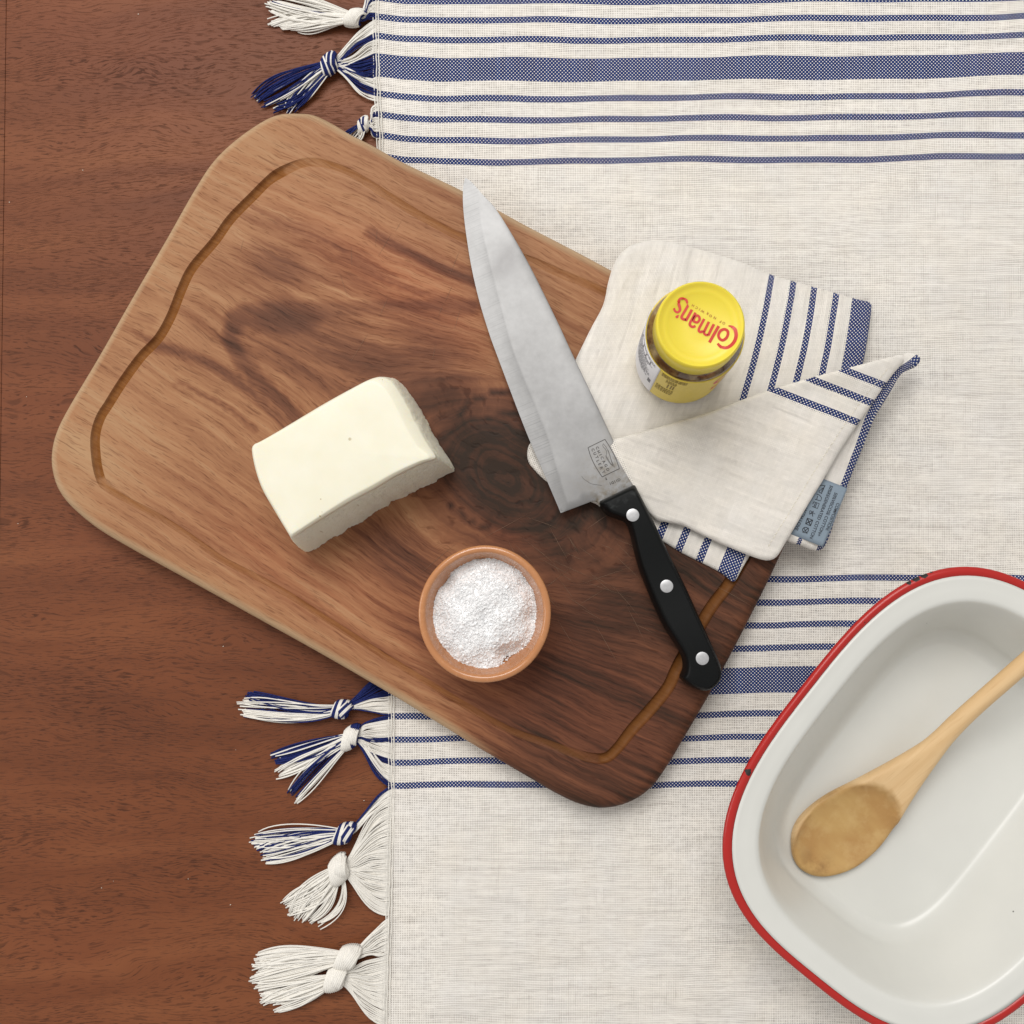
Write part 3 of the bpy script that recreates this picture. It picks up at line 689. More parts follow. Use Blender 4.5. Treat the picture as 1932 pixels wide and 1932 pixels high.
rim = [(i * GRID_N, (i + 1) * GRID_N) for i in range(GRID_N - 1)] + [((GRID_N - 1) * GRID_N + j, (GRID_N - 1) * GRID_N + j + 1) for j in range(GRID_N - 1)] + [((i + 1) * GRID_N + GRID_N - 1, i * GRID_N + GRID_N - 1) for i in range(GRID_N - 1)] + [(j + 1, j) for j in range(GRID_N - 1)]
lf += [[k + N2 for k in q[::-1]] for q in lf] + [[a, a + N2, b + N2, b] for a, b in rim]
LABEL = plain("satin_ribbon", (0.225, 0.285, 0.345), .45, .05, 1500)
care = mk("care_label", lv, lf, LABEL, nap_root, label="blue-grey ribbon with washing instructions")
_zc = top_z([care])
def zcare(q): return _zc(q, LZ) + .00012
INK = plain("black_ink", (0.012, 0.014, 0.022), .6)
g = Geo()
def zp(zx, zy): return ((2320 + zx / 8.05) / 1.5652, (1400 + zy / 8.05) / 1.5652)
def care_text(body, a, b, h):
    A = P2([zp(*a)], LZ)[0]; B = P2([zp(*b)], LZ)[0]; d = B - A
    put_text(g, body, ((A + B) / 2).tolist() + [0], math.atan2(d[1], d[0]), h / 8.05 / 1.5652 * UP * 1.04, np.linalg.norm(d), .012, zcare)
care_text("COMPOSITION:", (1258, 690), (985, 1345), 74)
care_text("50%VISCOSE COTTON+", (1205, 445), (790, 1475), 74)
care_text("50%REGENERATED COTTON", (1095, 275), (605, 1535), 74)
care_text("WITH LOVE", (480, 800), (245, 1335), 74)
def care_line(pts, w=16, closed=False):
    q = P2([zp(*p) for p in pts], LZ); g.ribbon(np.c_[q, zcare(q)], w / 8.05 / 1.5652 * UP, .00004, closed)
care_line([(930, 275), (850, 455)]); care_line([(800, 285), (850, 265), (945, 280)]); care_line([(800, 380), (790, 430), (860, 465)])
care_text("40", (895, 320), (845, 410), 60)
care_line([(730, 475), (800, 500), (850, 560), (830, 640), (690, 600)]); care_line([(755, 520), (735, 600)])
care_line([(660, 660), (795, 705), (750, 820), (625, 770)], closed=False); care_line([(640, 720), (660, 660)]); care_line([(700, 690), (665, 780)]); care_line([(730, 700), (695, 790)])
care_line([(570, 870), (555, 930), (700, 950), (580, 870)]); care_line([(560, 960), (660, 880)]); care_line([(620, 900), (640, 1010)])
care_line([(510, 1050), (640, 1095), (590, 1230), (470, 1180)], 22, True); care_line([(510, 1050), (590, 1230)], 22); care_line([(640, 1095), (470, 1180)], 22)
th = np.linspace(0, 2 * np.pi, 20, endpoint=False); care_line([(470 + 70 * math.cos(t), 1330 + 65 * math.sin(t)) for t in th], 16, True)
care_line([(430, 1280), (510, 1420)]); care_line([(550, 1280), (400, 1390)])
g.obj("care_print", INK, care, smooth=False)

# ================================================================== KNIFE
kn_root = thing("chef_knife", "chef's knife with stained steel blade and black riveted handle, lying across board and napkin", "knife", tuple(P(1180, 930, BZ1)))
KH = .0092                      # handle mid height above the board
TIP, HEEL = P2([(878, 336)], BZ1 + .006)[0], P2([(1128, 947)], BZ1 + .010)[0]
kax = (HEEL - TIP) / np.linalg.norm(HEEL - TIP); KL = np.linalg.norm(HEEL - TIP)
def blade_c(q):                 # blade mid-plane height: it leans down towards the tip
    s = (q - TIP) @ kax / KL; return BZ1 + .0026 + .0062 * np.clip(s, -.1, 1.15)
SPINE = [(878, 335), (891, 345), (912, 369), (932, 390), (954, 423), (980, 467), (1002, 507), (1031, 565), (1058, 621), (1081, 671), (1127, 767), (1156, 829), (1197, 913)]
EDGE = [(1058, 968), (1024, 888), (990, 808), (938, 671), (921.6, 625), (903.5, 565), (889, 501), (879, 438), (874, 392), (873.5, 358), (876, 341)]
RIDGE = [(901, 352), (904, 368), (910, 429), (929, 510), (950, 592), (972.5, 671), (1015, 775), (1038, 836), (1060, 915), (1070, 945)]
sp_s = spline(SPINE, False, 8); ed_s = spline(EDGE, False, 8)
bl_px = np.vstack([sp_s, [(1200, 925), (1165, 942), (1130, 956), (1127, 947), (1119, 945)], ed_s])
blp = ccw(resample(P2f(bl_px, blade_c), .0011))
edge_w = P2f(ed_s, blade_c); ridge_w = resample(P2f(spline(RIDGE, False, 8), blade_c), .002, False)
xy, tris, d = sheet(blp, .005, (.0010,), np.vstack([ridge_w, ridge_w + [.0009, 0], ridge_w - [.0009, 0]]), .002)
de_, _ = dist_poly(xy, edge_w, False); dr_, _ = dist_poly(xy, ridge_w, False)
frac = np.clip(de_ / (de_ + dr_ + 1e-9), 0, 1)
rp = PX(np.c_[xy, blade_c(xy)])
# side of the ridge: nearer the edge or nearer the spine
rl = P2f(spline(RIDGE, False, 8), blade_c); ridge_poly = np.vstack([rl, edge_w])
in_strip = (inside(xy, ridge_poly) & (dr_ > 1e-5)) | (de_ < 2e-4)
half = np.where(in_strip, .00025 + .00085 * frac, .0011)
half = half - .00035 * np.where(in_strip, np.sin(frac * np.pi), 0)
tipf = np.clip(np.linalg.norm(xy - TIP, axis=1) / .05, .15, 1); half = half * tipf
zc = blade_c(xy); rim_ = d < 1e-7
zt_ = zc + np.where(rim_, half * .7, half); zb_ = zc - np.where(rim_, half * .7, half)
def steel():
    m = Mat("stained_steel"); co = m.objco(); st = m.attr('strip')['Fac']; al = m.attr('along')['Fac']
    n1 = m.noise(co, 38, 5, .55); n2 = m.noise(co, 260, 4, .6); n3 = m.noise(m.scale(co, 20, 20), 1.0, 3)
    pat = m.math('ADD', m.math('MULTIPLY', n1, .8), m.math('MULTIPLY', n2, .2))
    c = m.mix(m.rng(pat, .30, .70), (0.215, 0.213, 0.212), (0.345, 0.343, 0.343))
    brown = m.math('MULTIPLY', m.attr('tarnish')['Fac'], m.rng(n2, .4, .65))
    c = m.mix(brown, c, (0.16, 0.135, 0.10))
    blot = m.math('MULTIPLY', m.attr('blot')['Fac'], m.rng(n1, .35, .65, .3, 1))
    c = m.mix(m.math('MULTIPLY', blot, .75), c, (0.17, 0.165, 0.165))
    lines = m.noise(m.comb(m.math('MULTIPLY', al, 1150.0), 0.0), 1.0, 2)
    lm = m.math('MULTIPLY', m.math('MULTIPLY', st, m.rng(lines, .50, .62)), m.rng(n3, .35, .65, .1, .55))
    c = m.mix(lm, c, (0.20, 0.20, 0.20))
    return m.out(m.bsdf(c, m.rng(n1, .3, .7, .42, .47), None, Metallic=.6, Specular_IOR_Level=.25))
STEEL = steel()
sb = rp
def pblob(cx, cy, r): return np.exp(-((sb[:, 0] - cx) ** 2 + (sb[:, 1] - cy) ** 2) / r ** 2)
blot = np.clip(pblob(957, 477, 22) + pblob(940, 512, 16) + .5 * pblob(970, 500, 30) + .4 * pblob(880, 400, 20) + .5 * pblob(1085, 925, 25) + .4 * pblob(1100, 945, 20), 0, 1)
db_, _ = dist_poly(sb, np.array([(1126, 946), (1196, 912)], float), False)
tarn = np.clip(np.exp(-(db_ / 13) ** 2) + .6 * pblob(1150, 880, 30) + .35 * np.exp(-(dist_poly(sb, sp_s, False)[0] / 14) ** 2) * smooth01(780, 860, sb[:, 1]) + .35 * pblob(1110, 905, 35), 0, 1)
along = (xy - TIP) @ kax
v, f = closed_shell(xy, tris, zt_, zb_)
dd = lambda a: np.r_[a, a]
blade = mk("blade", v, f, STEEL, kn_root, attrs={'strip': dd(in_strip.astype(float)), 'along': dd(along), 'blot': dd(blot), 'tarnish': dd(tarn)}, sharp=60)
def zblade(q): return blade_c(q) + .00118
g = Geo()
def zq(zx, zy): return ((1700 + zx / 8.782) / 1.5652, (1270 + zy / 8.782) / 1.5652)
KS = 1 / 8.782 / 1.5652 * UP * .96
def blade_line(pts, w, closed=False, smooth=False):
    pts = spline(pts, closed, 6) if smooth else np.array(pts, float)
    q = P2f([zq(*p) for p in pts], zblade); g.ribbon(np.c_[q, zblade(q)], w * KS, .00003, closed)
def blade_text(body, c, ang, h, w=None):
    q = P2f([zq(*c)], zblade)[0]; put_text(g, body, [q[0], q[1], 0], math.radians(ang), h * KS, w * KS if w else None, .03, zblade)
blade_line([(320, 455), (760, 240)], 17); blade_line([(760, 240), (920, 500), (1040, 740), (1135, 1000)], 17, smooth=True)
blade_line([(1135, 1000), (685, 1215)], 19); blade_line([(685, 1215), (500, 920), (390, 680), (320, 455)], 17, smooth=True)
for ch, c in zip("CHICAGO", [(562, 462), (598, 562), (645, 640), (685, 720), (735, 820), (785, 915), (833, 1022)]): blade_text(ch, c, -64, 76)
for ch, c in zip("CUTLERY", [(450, 512), (498, 610), (548, 705), (578, 805), (625, 885), (670, 985), (725, 1085)]): blade_text(ch, c, -64, 76)
blade_text("TM", (785, 1262), -58, 40); blade_text("1G11D", (1025, 1335), 24, 72, 290)
blade_line([(710, 350), (790, 440), (830, 520), (880, 640), (930, 800), (1010, 965), (900, 880), (830, 780), (780, 680), (803, 610), (800, 550), (765, 485), (715, 440), (700, 390)], 11, True)
blade_line([(840, 520), (890, 660), (920, 790), (965, 920)], 9); blade_line([(790, 660), (830, 740), (900, 850), (965, 925)], 9)
blade_line([(150, 1190), (200, 1260), (300, 1330), (400, 1390), (560, 1420), (680, 1440)], 7, smooth=True)
INKB = plain("etched_grey", (0.055, 0.050, 0.046), .6)
g.obj("etched_mark", INKB, blade, smooth=False)
# handle
HO = [(1197.5, 913), (1211, 939), (1238, 993), (1265, 1049), (1295, 1109), (1324.6, 1174.5), (1354, 1240), (1362, 1267), (1357, 1287), (1342, 1301), (1326, 1304), (1303, 1296), (1286, 1283), (1283, 1277), (1289, 1261), (1287, 1240), (1274, 1216), (1250, 1177), (1226, 1124), (1208, 1079), (1199, 1049), (1190, 1011), (1181, 987), (1164, 979), (1146, 972), (1136, 960), (1127, 947)]
hz = BZ1 + .0005
hpoly = np.vstack([spline(HO[:-1], False, 7), [HO[-1]]])
hpoly = ccw(resample(P2(hpoly, BZ1 + .0105), .0016))
xy, tris, d = sheet(hpoly, .004, (.0002, .0008, .0018, .0032, .0034))
sH = (xy - HEEL) @ kax; sH = sH / sH.max()
bow = .0008 * np.sin(sH * 9 + .6)
zt_ = hz + .0055 + .0128 * roundprof(d, .0034) * 1.0 - .0035 * roundprof(d, .0034) * 0 + bow * roundprof(d, .003)
zt_ = np.where(d < 1e-7, hz + .006, zt_)
zb_ = hz + .0055 * (1 - roundprof(d, .0034)); zb_ = np.where(d < 1e-7, hz + .006, zb_)
def handle_mat():
    m = Mat("black_plastic"); co = m.objco()
    n = m.noise(co, 2600, 2); s = m.noise(co, 300, 3)
    c = m.mix(m.rng(n, .35, .75), (0.0025, 0.003, 0.0033), (0.006, 0.007, 0.007))
    w = m.math('MULTIPLY', m.attr('wear')['Fac'], m.rng(s, .5, .7, 0, .5))
    c = m.mix(w, c, (.06, .065, .065))
    return m.out(m.bsdf(c, .42, m.bump(n, .12, .0003), Specular_IOR_Level=.16))
hpx = PX(np.c_[xy, zt_]); dw, _ = dist_poly(hpx, np.array([(1143, 962), (1203, 930)], float), False)
v, f = closed_shell(xy, tris, zt_, zb_)
handle = mk("handle", v, f, handle_mat(), kn_root, attrs={'wear': dd(np.exp(-(dw / 5) ** 2))}, merge=1e-8, sharp=60)
hzf = top_z([handle])
RIV = plain("rivet_steel", (0.52, 0.52, 0.53), .4, .08, 600, Metallic=.55)
for c in [(1193.6, 972), (1258, 1106), (1324.6, 1242)]:
    q = P2([c], hz + .018)[0]; z0 = float(hzf([q])[0]); r = .00375; n = 28; a = np.linspace(0, 2 * np.pi, n, endpoint=False)
    v = []; f = []
    for rr, zz in ((r, -.002), (r, .00012), (r * .9, .00024), (r * .3, .0003)):
        v += [[q[0] + rr * math.cos(t), q[1] + rr * math.sin(t), z0 + zz] for t in a]
    f = [[k * n + i, k * n + (i + 1) % n, (k + 1) * n + (i + 1) % n, (k + 1) * n + i] for k in range(3) for i in range(n)] + [list(range(3 * n, 4 * n))]
    mk("rivet", v, f, RIV, handle, sharp=50)

# ================================================================== TOFU
tofu_root = thing("tofu_block", "pale cream block of tofu with a ragged cut side on the board", "tofu", tuple(P(660, 880, BZ1)))
TH = .047
top_px = [(473, 850), (477, 838), (489, 832), (524, 812), (609, 761), (667, 729), (697, 714), (716, 709), (734, 714), (749, 730), (768, 762), (788, 802), (806, 835), (821, 859), (815, 866), (794, 872), (748, 894), (702, 921), (655, 946), (598, 981), (556, 1008), (548, 1012), (541, 1005), (517, 965), (493, 923), (480, 886)]
bot_px = [None] * 8 + [(751, 722), (772, 742), (790, 768), (806, 795), (819, 822), (855, 882), (847, 893), (818, 909), (771, 932), (725, 955), (680, 984), (620, 1019), (585, 1040), (570, 1037), None, None, None, None]
T3 = P2(top_px, BZ1 + TH)
B3 = np.array([P2([b], BZ1 + .002)[0] if b is not None else (T3[i] * .995 + T3.mean(0) * .005) for i, b in enumerate(bot_px)])
NT = 6; Ts = spline(T3, True, NT); Bs = spline(B3, True, NT)
n = len(Ts); ctr = Ts.mean(0)
dTs = resample(Ts, .0012)  # dense, keep correspondence by interpolating both
L_ = np.r_[0, np.cumsum(np.linalg.norm(np.diff(np.vstack([Ts, Ts[:1]]), axis=0), axis=1))]
tq = np.linspace(0, L_[-1], 300, endpoint=False)
def rs(A): return np.stack([np.interp(tq, L_, np.r_[A[:, k], A[0, k]]) for k in range(2)], 1)
Ts, Bs = rs(Ts), rs(Bs); n = 300
vis = np.linalg.norm(Bs - Ts, axis=1) > .0030
vis = np.convolve(np.r_[vis[-6:], vis, vis[:6]].astype(float), np.ones(13) / 13, 'valid')
rag = np.array([sum(math.sin(i * k * .21 + k * k) / k for k in (2, 3, 5, 7, 11, 17)) for i in range(n)])
pxT = PX(np.c_[Ts, np.full(n, BZ1 + TH)])
front = smooth01(548, 565, pxT[:, 0]) * (pxT[:, 1] > 855 + (815 - pxT[:, 0]) * .25)
right = smooth01(700, 735, pxT[:, 0]) * smooth01(866, 850, pxT[:, 1])
front = np.convolve(np.r_[front[-4:], front, front[:4]], np.ones(9) / 9, 'valid'); right = np.convolve(np.r_[right[-5:], right, right[:5]], np.ones(11) / 11, 'valid')
V = []; rings = []
inn = ctr + (Ts - ctr)
for t in np.linspace(0, 1, 22):
    A = Ts + (Bs - Ts) * (t ** 1.0)
    bul = .0012 * math.sin(math.pi * t)
    out = (A - ctr) / np.linalg.norm(A - ctr, axis=1)[:, None]
    r_ = .0012 + .0045 * right[:, None] + .0004 * (1 - front[:, None])
    soft = np.where(t < .12, (1 - np.sqrt(max(0, 1 - (1 - t / .12) ** 2))), 0) * r_
    jag = (front * (t ** 2.0) * rag * .0009 + right * rag * .0004 * math.sin(t * 9))[:, None]
    mic = (rng.normal(0, .00024, n) * (front * .8 + right * .5 + .1))[:, None] * (t > .1)
    lower = .0000 if t < .95 else -.0
    Q = A + out * (bul + jag + mic) - out * soft
    V.append(np.c_[Q, np.full(n, BZ1 + .0004 + TH * (1 - t))])
f = []
rows = len(V)
for k in range(rows - 1):
    f += [[k * n + i, (k + 1) * n + i, (k + 1) * n + (i + 1) % n, k * n + (i + 1) % n] for i in range(n)]
# top cap: shrinking rings with a faint dome
capv = []; base = V[0]
scl = [.985, .95, .88, .75, .55, .3, .12]
for s_ in scl:
    q = ctr + (base[:, :2] - ctr) * s_
    dome = .0007 * (1 - s_ ** 2) + .00025 * np.sin(q[:, 0] * 160) * np.sin(q[:, 1] * 130) * (1 - s_)
    capv.append(np.c_[q, base[:, 2] + dome + .0002])
vv_ = np.concatenate(V + capv)
o_ = rows * n
f += [[i, (i + 1) % n, o_ + (i + 1) % n, o_ + i] for i in range(n)]
for k in range(len(scl) - 1):
    f += [[o_ + k * n + i, o_ + k * n + (i + 1) % n, o_ + (k + 1) * n + (i + 1) % n, o_ + (k + 1) * n + i] for i in range(n)]
f += [[o_ + (len(scl) - 1) * n + i for i in range(n)], [(rows - 1) * n + i for i in range(n)][::-1]]
fr_attr = np.concatenate([np.clip(front + right * .4, 0, 1) * (k > 1) for k in range(rows)] + [np.zeros(n)] * len(scl))
def tofu_mat():
    m = Mat("tofu"); co = m.objco(); cut = m.attr('cut')['Fac']
    n1 = m.noise(co, 60, 3); n2 = m.noise(co, 420, 4, .65); n3 = m.noise(m.scale(co, 300, 300, 900), 1.0, 3)
    c = m.mix(m.rng(n1, .3, .7), (0.82, 0.785, 0.625), (0.85, 0.82, 0.68))
    c = m.mix(m.math('MULTIPLY', cut, m.rng(n2, .35, .7, 0, .5)), c, (0.83, 0.79, 0.64))
    vd = m.voro(co, 95); pit = m.math('MULTIPLY', m.rng(vd, .0, .045, 1, 0), m.rng(m.noise(co, 40, 1), .52, .6))
    c = m.mix(m.math('MULTIPLY', pit, .6), c, (.33, .27, .15))
    for (sx_, sy_, sr_, sk2) in ((661, 829, .0011, .55), (606, 942, .0005, .8), (604, 974, .0006, .8), (608, 966, .0004, .5), (721, 716, .0004, .6), (667, 950, .0005, .4), (735, 938, .0007, .25), (590, 1000, .0005, .5)):
        q_ = P(sx_, sy_, BZ1 + TH) - np.array(tofu_root.location)
        d_ = m.add('ShaderNodeVectorMath', {0: m.scale(co, 1, 1, 0), 1: (float(q_[0]), float(q_[1]), 0.0)}, operation='DISTANCE').outputs['Value']
        c = m.mix(m.rng(m.math('ADD', d_, m.math('MULTIPLY', m.math('SUBTRACT', n2, .5), sr_)), sr_, sr_ * .5, 0, sk2), c, (.38, .27, .11))
    h = m.math('ADD', m.math('MULTIPLY', n2, m.math('MULTIPLY', cut, 1.0)), m.math('MULTIPLY', n3, m.math('MULTIPLY', cut, .6)))
    b = m.bump(h, .9, .0022)
    return m.out(m.bsdf(c, m.rng(cut, 0, 1, .42, .7), b, Specular_IOR_Level=.35, Subsurface_Weight=.25, Subsurface_Radius=(1, .8, .5), Subsurface_Scale=.004))
mk("block", vv_, f, tofu_mat(), tofu_root, attrs={'cut': fr_attr}, sharp=50)

# ================================================================== SALT BOWL
RIMZ = BZ1 + .037
bc = P(914, 1158, RIMZ - .0015); bowl_root = thing("salt_bowl", "small round terracotta bowl holding salt on the board", "bowl", (float(bc[0]), float(bc[1]), BZ1 + .0002))
def lathe(prof, c, n=96, ex=1.0, ey=1.0, wob=None):
    a = np.linspace(0, 2 * np.pi, n, endpoint=False); v = []
    for r, z in prof:
        rr = r * (1 + (wob(a, z) if wob else 0))
        v.append(np.stack([c[0] + rr * np.cos(a) * ex, c[1] + rr * np.sin(a) * ey, np.full(n, c[2] + z)], 1))
    f = [[k * n + i, k * n + (i + 1) % n, (k + 1) * n + (i + 1) % n, (k + 1) * n + i] for k in range(len(prof) - 1) for i in range(n)]
    f += [list(range(n))[::-1], [(len(prof) - 1) * n + i for i in range(n)]]
    return np.concatenate(v), f
OR = float(np.linalg.norm(P(1041, 1158, RIMZ)[:2] - P(787, 1158, RIMZ)[:2])) / 2
hgt = .0368
bp = [(.018, 0), (.0245, 0.0004), (.0262, .0015), (.029, .006), (.033, .014), (.0365, .023), (OR - .0012, .031), (OR - .0001, .0340), (OR, .0352), (OR - .0006, .0363), (OR - .0020, hgt), (OR - .0034, .0364), (OR - .0043, .0350),
      (OR - .0052, .0315), (OR - .0075, .024), (.027, .014), (.022, .0075), (.014, .0055), (.002, .005)]
pr_ = spline(np.array(bp), False, 3)
v, f = lathe([(r, z) for r, z in pr_], (bc[0], bc[1], BZ1 + .0002), 96, .985, 1.018, lambda a, z: .004 * np.sin(2 * a + .6) + .002 * np.sin(5 * a))
def terra():
    m = Mat("terracotta_glaze"); co = m.objco(); x, y, z = m.sep(co)
    n1 = m.noise(m.scale(co, 1, 1, 12), 30, 3); n2 = m.noise(co, 350, 3)
    c = m.mix(m.rng(n1, .3, .7), (0.455, 0.190, 0.074), (0.53, 0.232, 0.094))
    c = m.mix(m.rng(n2, .5, .75, 0, .3), c, (0.63, 0.30, 0.13))
    b = m.bump(m.noise(m.scale(co, 1, 1, 10), 60, 2), .12, .001)
    return m.out(m.bsdf(c, m.rng(n2, .3, .7, .17, .30), b, Specular_IOR_Level=.45, Coat_Weight=.35, Coat_Roughness=.08))
mk("bowl", v, f, terra(), bowl_root)
# salt heap
SALT = [(940, 350), (1060, 392), (1170, 442), (1290, 530), (1380, 640), (1440, 725), (1470, 860), (1488, 960), (1472, 1080), (1478, 1190), (1440, 1280), (1380, 1370), (1300, 1440), (1220, 1478), (1135, 1508), (1100, 1560), (1060, 1618), (960, 1660), (800, 1688), (690, 1678), (580, 1648), (470, 1570), (380, 1470), (320, 1380), (290, 1280), (270, 1170), (280, 1020), (295, 920), (340, 745), (400, 680), (470, 600), (540, 500), (660, 420), (760, 396), (880, 385)]
sp = np.array([((1200 + a / 3.864) / 1.5652, (1550 + b / 3.864) / 1.5652) for a, b in SALT])
zS = BZ1 + .0250
spoly = ccw(resample(P2(spline(sp, True, 5), zS + .002), .0016))
sc = spoly.mean(0)
def salt_z(q, d):
    r = np.linalg.norm(q - sc, axis=1) / .031
    rr0 = np.linalg.norm(q - bc[:2], axis=1)
    wall = BZ1 + .0014 + np.interp(rr0, [.022, .027, .032, .0345], [.0075, .014, .024, .0315])
    return np.minimum(wall + d * 2.2, zS) + .0075 * (1 - np.clip(r, 0, 1) ** 2) * smooth01(0, .012, d) + .0012 * np.sin(q[:, 0] * 260) * np.sin(q[:, 1] * 300) - .0025 * np.exp(-(((q[:, 0] - sc[0] - .002) / .004) ** 2 + ((q[:, 1] - sc[1] + .006) / .012) ** 2))
xy, tris, d = sheet(spoly, .0014)
zz = salt_z(xy, d); sg = Geo()
# heap body down to the bowl wall
inn = np.array([sc + (p - sc) * .86 for p in xy])
vb = np.vstack([np.c_[xy, zz], np.c_[inn, np.full(len(xy), BZ1 + .0125)]]); nS = len(xy)
sg.add(np.c_[xy, zz], tris)
bnd = [i for i in range(nS) if d[i] < 1e-7]
order = sorted(bnd, key=lambda i: math.atan2(xy[i, 1] - sc[1], xy[i, 0] - sc[0]))
sk = [[*xy[i], zz[i]] for i in order] + [[*(sc + (xy[i] - sc) * .93), BZ1 + .0125] for i in order]; no = len(order)
sg.add(sk, [[i, no + i, no + (i + 1) % no, (i + 1) % no] for i in range(no)])
cand = sc + rng.uniform(-.036, .036, (16000, 2)); cand = cand[inside(cand, spoly)]
dc, _ = dist_poly(cand, spoly); cz = salt_z(cand, dc)
edge_extra = spoly[rng.integers(0, len(spoly), 420)] + rng.normal(0, .00055, (420, 2))
cand = np.vstack([cand[:6000], edge_extra]); cz = np.r_[cz[:6000], salt_z(edge_extra, np.zeros(420))]
CUB = np.array([[x, y, z] for x in (-.5, .5) for y in (-.5, .5) for z in (-.5, .5)]); CF = [[0, 1, 3, 2], [4, 6, 7, 5], [0, 4, 5, 1], [2, 3, 7, 6], [0, 2, 6, 4], [1, 5, 7, 3]]
for (x, y), z in zip(cand, cz):
    s = float(np.clip(rng.lognormal(-7.1, .32), .0004, .0018))
    q = Quaternion(rng.normal(0, 1, 4)).normalized().to_matrix()
    v8 = (CUB * rng.uniform(.65, 1.15, 3) * rng.uniform(.75, 1.1, (8, 1))) * s
    sg.add(v8 @ np.array(q).T + [x, y, z + rng.uniform(-.2, .3) * s], CF, 1)
def grain_mat():
    m = Mat("salt_crystal")
    return m.out(m.bsdf((.95, .95, .955), .2, None, Specular_IOR_Level=.5, Transmission_Weight=.10, IOR=1.45))
def salt_mat():
    m = Mat("coarse_salt"); co = m.objco(); n = m.noise(co, 900, 2)
    c = m.mix(m.rng(n, .3, .7), (.90, .89, .89), (.96, .955, .955))
    return m.out(m.bsdf(c, .22, None, Specular_IOR_Level=.5))
so = sg.obj("salt", None, None, mats=[salt_mat(), grain_mat()], smooth=False)
so["label"] = "heap of coarse white salt crystals filling the terracotta bowl"; so["category"] = "salt"; so["kind"] = "stuff"

# ================================================================== MUSTARD JAR
JZ = float(nap_base(P2([(1281, 683)], BZ1))[0]) + .0057
jc = P(1281, 683, JZ)
JR = float(np.linalg.norm(P(1281 + 76, 683, JZ + .004)[:2] - P(1281, 683, JZ + .004)[:2]))
# lid height: where the axis of the jar passes under the lid's centre in the picture
best = min(np.arange(.05, .12, .0005), key=lambda h: np.linalg.norm(PX(np.array([jc[0], jc[1], JZ + h])) - np.array([1322, 612])))
JH = float(best); LR = float(np.linalg.norm(P(1322 + 85.5, 612, JZ + JH)[:2] - P(1322, 612, JZ + JH)[:2]))
jar = thing("mustard_jar", "small mustard jar with yellow plastic lid and red lettering, standing on the napkin", "jar", (float(jc[0]), float(jc[1]), JZ))
BR = max(JR, LR * 1.0) ; BR = JR * 1.085
Lz = JH - .0165            # lid skirt bottom
YEL = Mat("yellow_plastic"); YEL = YEL.out(YEL.bsdf((0.82, 0.67, 0.060), .38, None, Specular_IOR_Level=.45, Subsurface_Weight=.3, Subsurface_Radius=(1, .8, .2), Subsurface_Scale=.003))
YLAB = plain("yellow_paper", (0.76, 0.58, 0.070), .42, .04, 500)
def glass_mat():
    m = Mat("mustard_in_glass"); co = m.objco(); n = m.noise(co, 160, 4)
    c = m.mix(m.rng(n, .42, .68), (0.075, 0.032, 0.006), (0.30, 0.19, 0.055))
    return m.out(m.bsdf(c, .12, None, Coat_Weight=1.0, Coat_Roughness=.03, Specular_IOR_Level=.5))
prof = [(BR * .78, .0002), (BR * .88, .0006), (BR * .95, .0024), (BR, .0075), (BR, Lz - .0062), (BR * .995, Lz - .0045), (BR * .965, Lz - .0022), (BR * .90, Lz - .0006), (BR * .84, Lz + .004)]
v, f = lathe(prof, (jc[0], jc[1], JZ), 72); body = mk("glass_body", v, f, glass_mat(), jar)
LABT = Lz - .0048
lprof = [(BR * .955, .0030), (BR * .965 + .00045, .0034), (BR + .00045, .0078), (BR + .00045, LABT - .0012), (BR * .998 + .00045, LABT), (BR * .995, LABT)]
v, f = lathe(lprof, (jc[0], jc[1], JZ), 96); f = f[:-2]; plab = mk("paper_label", v, f, YLAB, body)
# lid: skirt, rounded shoulder, raised rim and sunken disc
r0 = LR
lid_p = [(r0 * .80, Lz + .001), (r0 * .985, Lz), (r0 * 1.0, Lz + .0006), (r0 * 1.0, JH - .0042), (r0 * .995, JH - .0022), (r0 * .975, JH - .0006), (r0 * .945, JH), (r0 * .915, JH - .0003), (r0 * .885, JH - .0012), (r0 * .80, JH - .0017), (r0 * .72, JH - .0021), (r0 * .695, JH - .0025), (r0 * .3, JH - .0025), (r0 * .01, JH - .0025)]
v, f = lathe(lid_p, (jc[0], jc[1], JZ), 96); lid = mk("lid", v, f, YEL, jar, sharp=40)
LZT = JZ + JH - .0025
def zl(zx, zy): return ((1940 + zx / 6.9) / 1.5652, (850 + zy / 6.9) / 1.5652)
def zlid(q):
    r = np.linalg.norm(q - jc[:2], axis=1) / r0
    return JZ + np.interp(r, [0, .695, .72, .80, .885], [JH - .0025, JH - .0025, JH - .0021, JH - .0017, JH - .0012]) + .00016
RED = plain("red_print", (0.60, 0.028, 0.012), .4); BRN = plain("ochre_print", (0.42, 0.15, 0.01), .5)
LS = 1 / 6.9 / 1.5652 * float(np.linalg.norm(P(1323, 612, LZT)[:2] - P(1322, 612, LZT)[:2]))
g = Geo()
def lstroke(pts, closed=False, w=None):
    p = np.array([(a[0], a[1], (a[2] if len(a) > 2 else w)) for a in pts], float); p = spline(p, closed, 6)
    q = P2([zl(a, b) for a, b in p[:, :2]], LZT); g.ribbon(np.c_[q, zlid(q)], p[:, 2] * LS, .00004, closed)
lstroke([(1455, 772, 20), (1530, 797, 52), (1592, 872, 76), (1610, 980, 82), (1585, 1080, 80), (1520, 1170, 76), (1420, 1226, 66), (1330, 1216, 60), (1272, 1178, 54), (1236, 1132, 44)])
lstroke([(1330, 1068), (1268, 1025), (1255, 950), (1300, 872), (1378, 846), (1440, 885), (1442, 960), (1400, 1035)], True, 56)
lstroke([(1068, 1112), (1160, 950), (1258, 780)], w=60)
